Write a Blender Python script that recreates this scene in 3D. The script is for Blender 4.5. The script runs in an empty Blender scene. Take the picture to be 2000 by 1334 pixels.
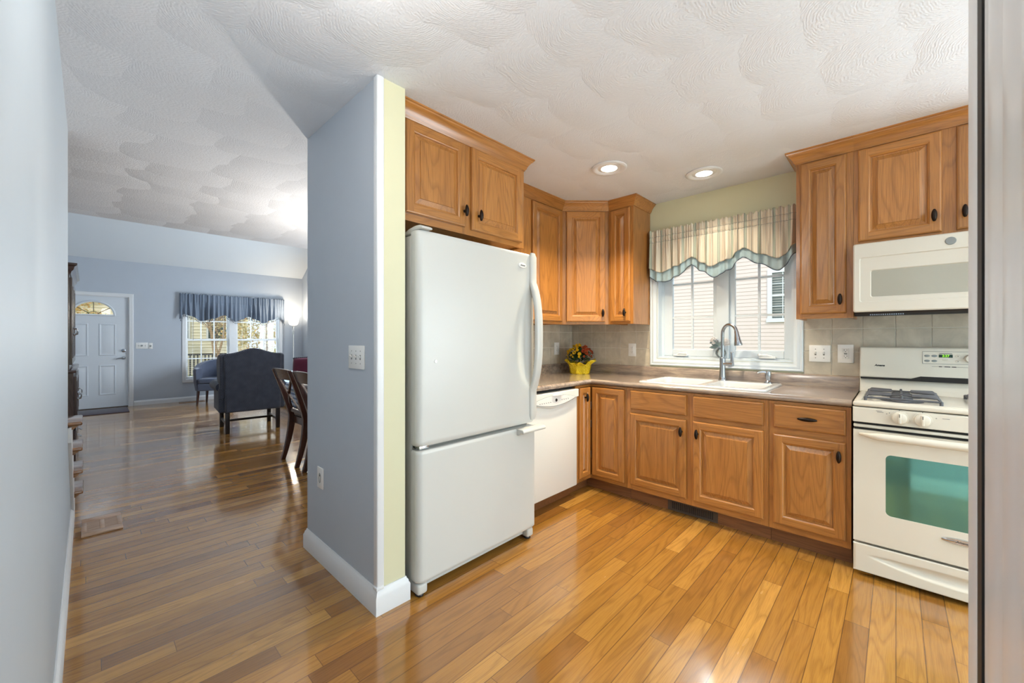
import bpy, bmesh, math, random
from mathutils import Vector, Matrix
R = math.radians
random.seed(11)
SC = bpy.context.scene
COL = SC.collection

# ------------------------------------------------------------------ camera
cam_d = bpy.data.cameras.new('camera')
cam = bpy.data.objects.new('camera', cam_d)
COL.objects.link(cam)
cam.location = (0, 0, 1.245)
cam.rotation_euler = (R(90), 0, -R(46.42))
cam_d.sensor_width = 36
cam_d.lens = 788 / 2000 * 36
cam_d.shift_y = -0.0025
cam_d.clip_start = 0.01
cam_d.clip_end = 300
cam_d.dof.use_dof = True
cam_d.dof.focus_distance = 3.4
cam_d.dof.aperture_fstop = 18
SC.camera = cam

# ------------------------------------------------------------------ world, sun, exposure
w = bpy.data.worlds.new('world')
SC.world = w
w.use_nodes = True
bgn = w.node_tree.nodes['Background']
bgn.inputs[0].default_value = (0.80, 0.90, 1.0, 1)
bgn.inputs[1].default_value = 1.05


def add_light(name, kind, loc, energy, color=(1, 1, 1), size=0.1, size_y=None, rot=(0, 0, 0), spot=None, spread=None, parent=None):
    d = bpy.data.lights.new(name, kind)
    d.energy = energy
    d.color = color
    if kind == 'AREA':
        d.shape = 'RECTANGLE' if size_y else 'DISK'
        d.size = size
        if size_y:
            d.size_y = size_y
        if spread:
            d.spread = spread
    elif kind == 'SPOT':
        d.spot_size = spot or R(120)
        d.spot_blend = 0.7
        d.shadow_soft_size = size
    elif kind == 'POINT':
        d.shadow_soft_size = size
    o = bpy.data.objects.new(name, d)
    COL.objects.link(o)
    o.location = loc
    o.rotation_euler = rot
    if parent:
        o.parent = parent
    return o


sun_d = bpy.data.lights.new('sun', 'SUN')
sun_d.energy = 1.3
sun_d.color = (1.0, 0.93, 0.84)
sun_d.angle = R(1.5)
sun = bpy.data.objects.new('sun', sun_d)
COL.objects.link(sun)
sun.rotation_euler = Vector((0.62, 0.42, -0.62)).to_track_quat('-Z', 'Y').to_euler()

DAY = (0.81, 0.91, 1.0)
WARM = (1.0, 0.96, 0.90)
# area lamps added as daylight: at unseen windows, and outdoors above seen ones
def aimed(loc, to):
    return (Vector(to) - Vector(loc)).to_track_quat('-Z', 'Y').to_euler()


add_light('sky_over_kitchen_window', 'AREA', (4.9, 1.0, 3.6), 130, DAY, 1.6, 1.6, aimed((4.9, 1.0, 3.6), (3.3, 1.0, 1.4)))  # added lamp stands in for the sky, out of view above the window
add_light('sky_over_living_window', 'AREA', (2.1, 12.6, 3.9), 1000, DAY, 2.4, 2.4, aimed((2.1, 12.6, 3.9), (2.1, 9.6, .9)))
add_light('daylight_back_window', 'AREA', (-2.42, -1.1, 1.5), 150, DAY, 1.5, 1.5, (0, R(-90), 0))  # added fill lamp in front of an unseen window
add_light('daylight_patio_door', 'AREA', (1.6, -2.92, 1.1), 26, DAY, 1.8, 2.0, (R(90), 0, 0))
add_light('daylight_side_window', 'AREA', (3.49, 7.9, 1.35), 85, DAY, 1.5, 1.3, (0, R(90), 0))

add_light('daylight_deck_door', 'AREA', (3.42, -1.95, 1.1), 82, DAY, 1.5, 2.0, (0, R(90), 0))  # added fill lamp, lights the hall wall from the side

vs = SC.view_settings
vs.view_transform = 'Standard'
vs.look = 'None'
vs.gamma = 1
vs.use_curve_mapping = False
vs.exposure = 0.38


# ------------------------------------------------------------------ node helpers
def lin(c):
    return tuple(((x / 255) / 12.92 if x / 255 <= 0.04045 else ((x / 255 + 0.055) / 1.055) ** 2.4) for x in c) + (1.0,)


class G:
    def __init__(self, name):
        self.m = bpy.data.materials.new(name)
        self.m.use_nodes = True
        self.nt = self.m.node_tree
        self.b = self.nt.nodes['Principled BSDF']
        self.out = self.nt.nodes['Material Output']

    def n(self, t, **kw):
        nd = self.nt.nodes.new('ShaderNode' + t)
        for k, v in kw.items():
            setattr(nd, k, v)
        return nd

    def put(self, sock, v):
        if isinstance(v, bpy.types.NodeSocket):
            self.nt.links.new(v, sock)
        elif v is not None:
            if hasattr(sock, 'default_value') and sock.type in ('RGBA',) and len(v) == 3:
                v = tuple(v) + (1,)
            sock.default_value = v

    def math(self, op, a, b=None, c=None):
        nd = self.n('Math', operation=op)
        self.put(nd.inputs[0], a)
        self.put(nd.inputs[1], b)
        self.put(nd.inputs[2], c)
        return nd.outputs[0]

    def vmath(self, op, a, b=None, scale=None):
        nd = self.n('VectorMath', operation=op)
        self.put(nd.inputs[0], a)
        self.put(nd.inputs[1], b)
        if scale is not None:
            self.put(nd.inputs['Scale'], scale)
        return nd.outputs['Value'] if op in ('LENGTH', 'DOT_PRODUCT', 'DISTANCE') else nd.outputs[0]

    def pos(self):
        return self.n('NewGeometry').outputs['Position']

    def objco(self):
        return self.n('TexCoord').outputs['Object']

    def uv(self):
        return self.n('TexCoord').outputs['UV']

    def rnd(self):
        return self.n('ObjectInfo').outputs['Random']

    def sep(self, v):
        nd = self.n('SeparateXYZ')
        self.put(nd.inputs[0], v)
        return nd.outputs

    def comb(self, x=0.0, y=0.0, z=0.0):
        nd = self.n('CombineXYZ')
        for s, v in zip(nd.inputs, (x, y, z)):
            self.put(s, v)
        return nd.outputs[0]

    def noise(self, vec, scale=1.0, detail=2.0, rough=0.5, dist=0.0, col=False):
        nd = self.n('TexNoise')
        self.put(nd.inputs['Vector'], vec)
        self.put(nd.inputs['Scale'], scale)
        self.put(nd.inputs['Detail'], detail)
        self.put(nd.inputs['Roughness'], rough)
        self.put(nd.inputs['Distortion'], dist)
        return nd.outputs[1 if col else 0]

    def white(self, vec, dim='3D'):
        nd = self.n('TexWhiteNoise', noise_dimensions=dim)
        self.put(nd.inputs['W' if dim == '1D' else 'Vector'], vec)
        return nd.outputs[0]

    def ramp(self, fac, stops, interp='LINEAR'):
        nd = self.n('ValToRGB')
        cr = nd.color_ramp
        cr.interpolation = interp
        while len(cr.elements) < len(stops):
            cr.elements.new(0.5)
        for e, (p, c) in zip(cr.elements, stops):
            e.position = p
            e.color = c if len(c) == 4 else tuple(c) + (1,)
        self.put(nd.inputs[0], fac)
        return nd.outputs[0]

    def mix(self, fac, a, b, mode='MIX'):
        nd = self.n('Mix', data_type='RGBA', blend_type=mode)
        self.put(nd.inputs[0], fac)
        self.put(nd.inputs[6], a)
        self.put(nd.inputs[7], b)
        return nd.outputs[2]

    def bump(self, height, strength=0.2, distance=0.01):
        nd = self.n('Bump')
        self.put(nd.inputs['Height'], height)
        nd.inputs['Strength'].default_value = strength
        nd.inputs['Distance'].default_value = distance
        self.put(self.b.inputs['Normal'], nd.outputs[0])

    def set(self, **kw):
        names = dict(color='Base Color', rough='Roughness', metal='Metallic', coat='Coat Weight', coat_rough='Coat Roughness',
                     spec='Specular IOR Level', emit='Emission Color', emit_s='Emission Strength', trans='Transmission Weight',
                     sheen='Sheen Weight', ior='IOR', sss='Subsurface Weight')
        for k, v in kw.items():
            self.put(self.b.inputs[names[k]], v)
        return self.m


def plain(name, rgb, rough=0.5, metal=0.0, var=0.04, nscale=8.0, bump=0.0, bscale=300.0, **kw):
    g = G(name)
    n = g.noise(g.pos(), nscale, 3)
    c = lin(rgb)
    lo = tuple(max(0, x * (1 - var)) for x in c[:3]) + (1,)
    hi = tuple(min(1, x * (1 + var)) for x in c[:3]) + (1,)
    g.set(color=g.mix(n, lo, hi), rough=rough, metal=metal, **kw)
    if bump:
        g.bump(g.noise(g.pos(), bscale, 2), bump, 0.002)
    return g.m


def oak(name, axis, base=(168, 109, 50), dark=(104, 60, 26), light=(196, 136, 70), rough=0.30, ring=22.0):
    """Oak with open grain running along `axis` ('x','y','z')."""
    g = G(name)
    r = g.rnd()
    off = g.math('MULTIPLY', r, 37.0)
    p = g.sep(g.vmath('ADD', g.pos(), g.comb(off, g.math('MULTIPLY', r, 11.0), g.math('MULTIPLY', r, 5.0))))
    lo, hi = (0.55, 5.5)
    sc = dict(x=(lo, hi, hi), y=(hi, lo, hi), z=(hi, hi, lo))[axis]
    v = g.comb(*[g.math('MULTIPLY', p[i], sc[i]) for i in range(3)])
    n1 = g.noise(v, 1.0, 1.5, 0.45, 0.15)
    rings = g.math('FRACT', g.math('MULTIPLY', n1, ring))
    ringl = g.ramp(rings, [(0.0, (0.25,) * 3), (0.12, (0.75,) * 3), (0.7, (1.0,) * 3), (1.0, (0.3,) * 3)])
    sf = dict(x=(7, 330, 330), y=(330, 7, 330), z=(330, 330, 7))[axis]
    vf = g.comb(*[g.math('MULTIPLY', p[i], float(sf[i])) for i in range(3)])
    pores = g.noise(vf, 1.0, 2, 0.6)
    sb = dict(x=(1.0, 14, 14), y=(14, 1.0, 14), z=(14, 14, 1.0))[axis]
    vb = g.comb(*[g.math('MULTIPLY', p[i], float(sb[i])) for i in range(3)])
    bands = g.noise(vb, 1.0, 2, 0.5)
    c = g.mix(bands, lin(base), lin(light))
    c = g.mix(g.math('MULTIPLY', g.math('SUBTRACT', 1.0, ringl), 0.5), c, lin(dark))
    pr = g.ramp(pores, [(0.36, (0.35,) * 3), (0.52, (1.0,) * 3)])
    c = g.mix(g.math('MULTIPLY', g.math('SUBTRACT', 1.0, pr), 0.55), c, lin(dark))
    tone = g.math('MULTIPLY_ADD', r, 0.22, 0.89)
    c = g.mix(1.0, c, g.comb(tone, tone, tone), 'MULTIPLY')
    g.set(color=c, rough=rough, coat=0.4, coat_rough=0.14)
    g.bump(pores, 0.12, 0.0006)
    return g.m


M = {}
M['oak_z'] = oak('oak_vertical_grain', 'z')
M['oak_x'] = oak('oak_grain_along_x', 'x')
M['oak_y'] = oak('oak_grain_along_y', 'y')
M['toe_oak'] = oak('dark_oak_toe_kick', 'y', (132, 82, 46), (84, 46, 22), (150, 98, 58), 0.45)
M['stair_oak'] = oak('stair_tread_oak', 'x', (128, 84, 50), (70, 42, 24), (160, 116, 78), 0.10)
M['mahogany'] = oak('dark_mahogany', 'z', (62, 34, 27), (32, 17, 14), (82, 46, 36), 0.25)
M['hutch_wood'] = oak('dark_hutch_wood', 'z', (62, 46, 44), (30, 20, 20), (92, 74, 72), 0.25)
M['chair_black'] = plain('black_stained_wood', (34, 30, 32), 0.35)


def floor_mat():
    g = G('oak_strip_floor')
    p = g.sep(g.pos())
    W, L = 0.083, 0.95
    yr = g.math('DIVIDE', p[1], W)
    row = g.math('FLOOR', yr)
    fy = g.math('FRACT', yr)
    rr = g.white(row, '1D')
    xo = g.math('ADD', g.math('DIVIDE', p[0], L), g.math('MULTIPLY', rr, 17.3))
    colu = g.math('FLOOR', xo)
    fx = g.math('FRACT', xo)
    idn = g.white(g.comb(row, colu, 0.0))
    id2 = g.white(g.comb(colu, row, 3.0))
    v = g.comb(g.math('MULTIPLY_ADD', p[0], 0.9, g.math('MULTIPLY', idn, 31.0)),
               g.math('MULTIPLY_ADD', p[1], 9.0, g.math('MULTIPLY', id2, 17.0)), idn)
    n1 = g.noise(v, 1.0, 1.5, 0.5, 0.2)
    rings = g.math('FRACT', g.math('MULTIPLY', n1, 11.0))
    ringl = g.ramp(rings, [(0.0, (0.3,) * 3), (0.15, (0.8,) * 3), (0.7, (1.0,) * 3), (1.0, (0.35,) * 3)])
    pores = g.noise(g.comb(g.math('MULTIPLY', p[0], 9.0), g.math('MULTIPLY', p[1], 330.0), idn), 1.0, 2, 0.6)
    c = g.ramp(idn, [(0.0, lin((140, 95, 42))), (0.3, lin((162, 113, 47))), (0.75, lin((174, 124, 51))), (1.0, lin((202, 150, 72)))])
    c = g.mix(g.math('MULTIPLY', g.math('SUBTRACT', 1.0, ringl), 0.5), c, lin((92, 56, 24)))
    pr = g.ramp(pores, [(0.38, (0.4,) * 3), (0.55, (1.0,) * 3)])
    c = g.mix(g.math('MULTIPLY', g.math('SUBTRACT', 1.0, pr), 0.4), c, lin((112, 66, 30)))
    ey = g.math('ABSOLUTE', g.math('SUBTRACT', fy, 0.5))
    seam = g.math('GREATER_THAN', ey, 0.480)
    ex = g.math('ABSOLUTE', g.math('SUBTRACT', fx, 0.5))
    seam2 = g.math('GREATER_THAN', ex, 0.4988)
    sm = g.math('MAXIMUM', seam, seam2)
    c = g.mix(g.math('MULTIPLY', sm, 0.72), c, lin((84, 50, 24)))
    wob = g.noise(g.comb(g.math('MULTIPLY', p[0], 3.0), g.math('MULTIPLY', p[1], 14.0), idn), 1.0, 2)
    g.set(color=c, rough=g.math('ADD', g.math('MULTIPLY_ADD', wob, 0.12, 0.08), g.math('MULTIPLY', idn, 0.12)), spec=0.7, coat=0.55, coat_rough=0.09)
    g.b.inputs['Coat IOR'].default_value = 1.7
    h = g.math('ADD', g.math('MULTIPLY', wob, 0.5), g.math('MULTIPLY', g.math('SUBTRACT', 1.0, sm), 0.6))
    tl = g.math('MULTIPLY', g.math('SUBTRACT', fy, 0.5), g.math('SUBTRACT', id2, 0.5))
    g.bump(g.math('ADD', g.math('ADD', h, g.math('MULTIPLY', tl, 4.5)), g.math('MULTIPLY', idn, 0.2)), 0.28, 0.0022)
    return g.m


M['floor'] = floor_mat()


def ceiling_mat(name, swirl=True, rgb=(229, 233, 239)):
    g = G(name)
    p = g.pos()
    if swirl:
        # overlapping fan strokes laid in staggered rows, each with fine curved trowel ridges
        warp = g.noise(p, 1.3, 2, col=True)
        q = g.sep(g.vmath('ADD', p, g.vmath('MULTIPLY', g.vmath('SUBTRACT', warp, (0.5, 0.5, 0.5)), (0.34, 0.34, 0.0))))
        SX, SY, RR = 0.44, 0.26, 0.30
        v = g.math('DIVIDE', q[1], SY)
        j0 = g.math('FLOOR', v)

        def disc(j):
            o = g.math('MULTIPLY_ADD', g.white(j, '1D'), 0.5, g.math('MULTIPLY', g.math('MODULO', j, 2.0), 0.5))
            u = g.math('SUBTRACT', g.math('DIVIDE', q[0], SX), o)
            i = g.math('ROUND', u)
            dx = g.math('MULTIPLY', g.math('SUBTRACT', u, i), SX)
            dy = g.math('MULTIPLY', g.math('SUBTRACT', v, j), SY)
            return g.math('SQRT', g.math('ADD', g.math('MULTIPLY', dx, dx), g.math('MULTIPLY', dy, dy))), dx, dy
        d1, x1, y1 = disc(j0)
        d2, x2, y2 = disc(g.math('ADD', j0, 1.0))
        inside = g.math('LESS_THAN', d1, RR)

        def pick(a_, b_):
            return g.math('ADD', b_, g.math('MULTIPLY', inside, g.math('SUBTRACT', a_, b_)))
        d = pick(d1, d2)
        dy = pick(y1, y2)
        wob = g.noise(p, 12.0, 2)
        rings = g.math('SINE', g.math('MULTIPLY', g.math('ADD', d, g.math('MULTIPLY', wob, 0.05)), 560.0))
        fine = g.noise(p, 90.0, 3)
        h = g.math('MULTIPLY_ADD', rings, 0.009, g.math('MULTIPLY', fine, 0.11))
        h = g.math('ADD', h, g.math('MULTIPLY', g.math('MULTIPLY', d, d), -8.0))
        g.bump(h, 0.8, 0.025)
    n = g.noise(p, 1.5, 2)
    c = lin(rgb)
    g.set(color=g.mix(n, tuple(x * 0.95 for x in c[:3]) + (1,), c), rough=0.8)
    return g.m


M['ceiling'] = ceiling_mat('swirl_plaster_ceiling')
M['ceiling_smooth'] = ceiling_mat('smooth_ceiling_paint', False, (216, 222, 226))
M['blue_wall'] = plain('blue_grey_wall_paint', (184, 192, 202), 0.55, var=0.02, bump=0.08, bscale=500)
M['hall_wall'] = plain('pale_blue_wall_paint', (190, 202, 212), 0.42, var=0.02, bump=0.08, bscale=500)
M['cream_wall'] = plain('sage_cream_wall_paint', (216, 213, 180), 0.55, var=0.02, bump=0.08, bscale=500)
M['white_trim'] = plain('white_trim_paint', (226, 228, 230), 0.35, var=0.015)
M['gloss_trim'] = plain('glossy_white_casing_paint', (224, 226, 228), 0.3, var=0.015, coat=0.25, coat_rough=0.2)
M['vinyl'] = plain('white_window_vinyl', (218, 228, 236), 0.3, var=0.01)
M['white_door'] = plain('white_door_paint', (216, 222, 228), 0.4, var=0.015)
M['fridge'] = plain('white_textured_enamel', (202, 203, 199), 0.32, var=0.01, bump=0.05, bscale=900)
M['dw_white'] = plain('white_dishwasher_enamel', (232, 232, 228), 0.22, var=0.01)
M['bisque'] = plain('bisque_enamel', (222, 217, 204), 0.22, var=0.01)
M['sink_white'] = plain('white_sink_enamel', (216, 218, 219), 0.12, var=0.01, coat=0.5)
M['white_plastic'] = plain('white_plastic', (236, 236, 234), 0.3, var=0.01)
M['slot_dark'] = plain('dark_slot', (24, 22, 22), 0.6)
M['black_plastic'] = plain('black_plastic', (26, 26, 30), 0.35)
M['seal_grey'] = plain('grey_seal', (150, 150, 144), 0.5)
M['bronze'] = plain('oil_rubbed_bronze', (46, 38, 34), 0.34, 0.85)
M['chrome'] = plain('chrome', (205, 208, 212), 0.2, 1.0, var=0.01)
M['steel'] = plain('brushed_nickel', (168, 174, 182), 0.24, 1.0, var=0.02)
M['iron'] = plain('grey_cast_iron', (92, 94, 100), 0.5, 0.3)
M['vent_brown'] = plain('dark_bronze_register', (84, 74, 66), 0.4, 0.3)
M['ink'] = plain('black_ink', (30, 30, 34), 0.5)
M['ink_grey'] = plain('grey_ink', (130, 130, 128), 0.5)
M['grey_plastic'] = plain('grey_plastic', (140, 146, 146), 0.4)


def tile_mat():
    g = G('travertine_look_tile')
    p = g.pos()
    n1 = g.noise(p, 7.0, 5, 0.6, 0.6)
    n2 = g.noise(p, 45.0, 3, 0.6)
    c = g.ramp(n1, [(0.3, lin((178, 170, 156))), (0.5, lin((198, 189, 172))), (0.7, lin((216, 208, 192)))])
    c = g.mix(g.math('MULTIPLY', n2, 0.25), c, lin((164, 156, 140)))
    r = g.rnd()
    t = g.math('MULTIPLY_ADD', r, 0.10, 0.95)
    g.set(color=g.mix(1.0, c, g.comb(t, t, t), 'MULTIPLY'), rough=0.4)
    g.bump(n2, 0.1, 0.002)
    return g.m


M['tile'] = tile_mat()
M['grout'] = plain('pale_grout', (228, 224, 214), 0.8)


def counter_mat():
    g = G('brown_grey_laminate')
    p = g.pos()
    s = g.sep(p)
    n1 = g.noise(g.comb(g.math('MULTIPLY', s[0], 26.0), g.math('MULTIPLY', s[1], 4.0), g.math('MULTIPLY', s[2], 30.0)), 1.0, 5, 0.65, 0.4)
    n2 = g.noise(p, 240.0, 3, 0.6)
    c = g.ramp(n1, [(0.32, lin((126, 112, 104))), (0.47, lin((158, 143, 133))), (0.58, lin((184, 166, 147))), (0.7, lin((168, 162, 160)))])
    c = g.mix(g.math('MULTIPLY', n2, 0.35), c, lin((96, 84, 78)))
    g.set(color=c, rough=0.16, coat=0.5, coat_rough=0.1, spec=0.6)
    return g.m


M['counter'] = counter_mat()


def glass_mat(name, tint=(1, 1, 1), ior=1.45):
    g = G(name)
    t = g.n('BsdfTransparent')
    t.inputs[0].default_value = tint + (1,)
    gl = g.n('BsdfGlossy')
    gl.inputs['Roughness'].default_value = 0.02
    fr = g.n('Fresnel')
    fr.inputs[0].default_value = ior
    mx = g.n('MixShader')
    g.nt.links.new(g.math('MULTIPLY', fr.outputs[0], 0.8), mx.inputs[0])
    g.nt.links.new(t.outputs[0], mx.inputs[1])
    g.nt.links.new(gl.outputs[0], mx.inputs[2])
    g.nt.links.new(mx.outputs[0], g.out.inputs[0])
    return g.m


M['glass'] = glass_mat('window_glass', (0.97, 0.985, 0.98))
M['vase_glass'] = glass_mat('clear_vase_glass', (0.93, 0.96, 0.96), 1.5)


def emit_mat(name, rgb, s):
    g = G(name)
    c = lin(rgb)
    return g.set(color=(c[0] * .5, c[1] * .5, c[2] * .5, 1), emit=c, emit_s=s, rough=0.6)


M['lamp_glow'] = emit_mat('lamp_lens_glow', (255, 244, 224), 9.0)
M['torch_glow'] = emit_mat('frosted_glass_glow', (255, 240, 220), 2.4)
M['led'] = emit_mat('green_clock_digits', (150, 240, 50), 1.3)
M['led_back'] = plain('dark_green_display', (14, 52, 34), 0.2)
M['window_glow'] = emit_mat('daylit_window_shade', (196, 226, 236), 1.5)  # glow of the added, unseen windows and doors


def oven_glass():
    g = G('teal_mirror_oven_glass')
    n = g.noise(g.vmath('MULTIPLY', g.pos(), (600.0, 600.0, 600.0)), 1.0, 1)
    g.set(color=g.mix(n, lin((98, 150, 136)), lin((112, 164, 150))), rough=0.06, metal=0.72)
    return g.m


M['oven_glass'] = oven_glass()
M['mw_glass'] = plain('grey_mesh_microwave_window', (176, 174, 160), 0.12, coat=0.6)


def fabric(name, rgb, rgb2, scale=160.0, rough=0.9):
    g = G(name)
    p = g.objco()
    s = g.sep(p)
    a = g.math('SINE', g.math('MULTIPLY', g.math('ADD', s[0], s[1]), scale * 2))
    b = g.math('SINE', g.math('MULTIPLY', s[2], scale * 2))
    k = g.math('MULTIPLY', a, b)
    n = g.noise(p, 14.0, 3)
    f = g.ramp(g.math('ADD', g.math('MULTIPLY', k, 0.5), g.math('MULTIPLY', n, 0.6)), [(0.2, (0,) * 3), (0.75, (1,) * 3)])
    g.set(color=g.mix(f, lin(rgb), lin(rgb2)), rough=rough, sheen=0.2)
    g.bump(k, 0.3, 0.002)
    return g.m


M['wing_fabric'] = fabric('slate_weave_upholstery', (54, 61, 76), (88, 98, 116), 150.0)
M['tub_fabric'] = fabric('blue_grey_upholstery', (74, 82, 102), (92, 100, 120), 400.0)
M['seat_fabric'] = fabric('grey_beige_seat_fabric', (118, 108, 104), (140, 130, 124), 300.0)
M['burgundy'] = fabric('burgundy_velvet', (84, 20, 48), (116, 36, 66), 500.0)
M['navy_fringe'] = fabric('navy_zigzag_fabric', (40, 42, 58), (150, 154, 164), 90.0)
M['mat_purple'] = fabric('dark_purple_mat', (38, 20, 40), (50, 30, 52), 300.0)
M['blue_drape'] = fabric('slate_blue_valance_cloth', (116, 129, 147), (132, 145, 162), 700.0)
M['bead_dark'] = plain('dark_blue_beads', (64, 74, 92), 0.5)


def plaid():
    g = G('blue_white_plaid_upholstery')
    s = g.sep(g.pos())
    h = g.math('ADD', s[0], s[1])
    a = g.math('GREATER_THAN', g.math('FRACT', g.math('MULTIPLY', h, 14.0)), 0.62)
    b = g.math('GREATER_THAN', g.math('FRACT', g.math('MULTIPLY', s[2], 14.0)), 0.62)
    f = g.math('MULTIPLY', g.math('ADD', a, b), 0.5)
    g.set(color=g.ramp(f, [(0.0, lin((214, 222, 230))), (0.5, lin((120, 142, 172))), (1.0, lin((52, 66, 96)))]), rough=0.9)
    return g.m


M['plaid'] = plaid()


def stripes():
    g = G('cream_sage_striped_cloth')
    u = g.sep(g.uv())
    t = g.math('FRACT', g.math('MULTIPLY', u[0], 12.0))
    cr, tan, sage, dk, br = lin((226, 217, 198)), lin((206, 193, 172)), lin((180, 188, 170)), lin((92, 106, 112)), lin((156, 144, 128))
    c = g.ramp(t, [(0.0, cr), (0.30, dk), (0.325, sage), (0.47, dk), (0.485, cr), (0.60, tan), (0.74, br), (0.755, cr), (0.82, dk), (0.84, tan), (0.93, cr)], 'CONSTANT')
    n = g.noise(g.pos(), 120.0, 2)
    g.set(color=g.mix(g.math('MULTIPLY', n, 0.12), c, lin((150, 140, 120))), rough=0.85)
    return g.m


M['stripe_cloth'] = stripes()
M['band_cloth'] = plain('pale_blue_green_border_cloth', (164, 186, 192), 0.8, var=0.12, nscale=60, bump=0.3, bscale=400)
def foil():
    g = G('yellow_printed_foil')
    n = g.noise(g.pos(), 130.0, 3, 0.7)
    c = g.ramp(n, [(0.30, lin((96, 84, 20))), (0.40, lin((226, 192, 20))), (0.58, lin((244, 218, 40))), (0.72, lin((255, 240, 120)))])
    g.set(color=c, rough=0.25, metal=0.15)
    g.bump(g.noise(g.pos(), 70.0, 2), 0.9, 0.006)
    return g.m


M['foil'] = foil()
M['leaf'] = plain('dark_green_leaf', (40, 72, 40), 0.6, var=0.4, nscale=90)
M['yellow_petal'] = plain('yellow_petal', (242, 200, 28), 0.6, var=0.15, nscale=150)
M['orange_petal'] = plain('rust_petal', (176, 72, 28), 0.6, var=0.35, nscale=150)
M['white_petal'] = plain('white_petal', (240, 236, 234), 0.6)
M['grey_leaf'] = plain('grey_green_leaf', (112, 130, 130), 0.6)
M['register_wood'] = oak('register_oak', 'x', (176, 140, 112), (120, 88, 66), (206, 178, 154), 0.4)
M['blind'] = plain('white_blind_slat', (238, 240, 242), 0.5)
M['brass_pale'] = plain('pale_nickel_pole', (206, 204, 198), 0.3, 0.6)
M['runner'] = plain('cream_runner', (220, 214, 204), 0.85)
M['soil'] = plain('soil', (60, 44, 32), 0.9)
# outdoors
M['siding'] = plain('pale_pink_beige_siding', (226, 209, 201), 0.7, var=0.02)
M['siding_tan'] = plain('cream_siding', (232, 222, 196), 0.7)
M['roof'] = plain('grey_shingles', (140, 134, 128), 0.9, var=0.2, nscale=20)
M['lawn'] = plain('autumn_lawn', (150, 150, 96), 0.95, var=0.3, nscale=3)
M['bark'] = plain('bare_bark', (150, 124, 98), 0.9, var=0.3, nscale=20)
M['autumn'] = plain('tan_autumn_leaves', (240, 214, 168), 0.8, var=0.4, nscale=4)
M['orange_leaves'] = plain('orange_autumn_leaves', (244, 190, 130), 0.8, var=0.35, nscale=4)
M['green_leaves'] = plain('green_shrub_leaves', (112, 132, 70), 0.8, var=0.4, nscale=4)
M['out_glass'] = plain('dark_outside_glass', (70, 84, 82), 0.1)


# ------------------------------------------------------------------ geometry helpers
ROOT = {}          # object -> world location its mesh data is relative to


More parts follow.
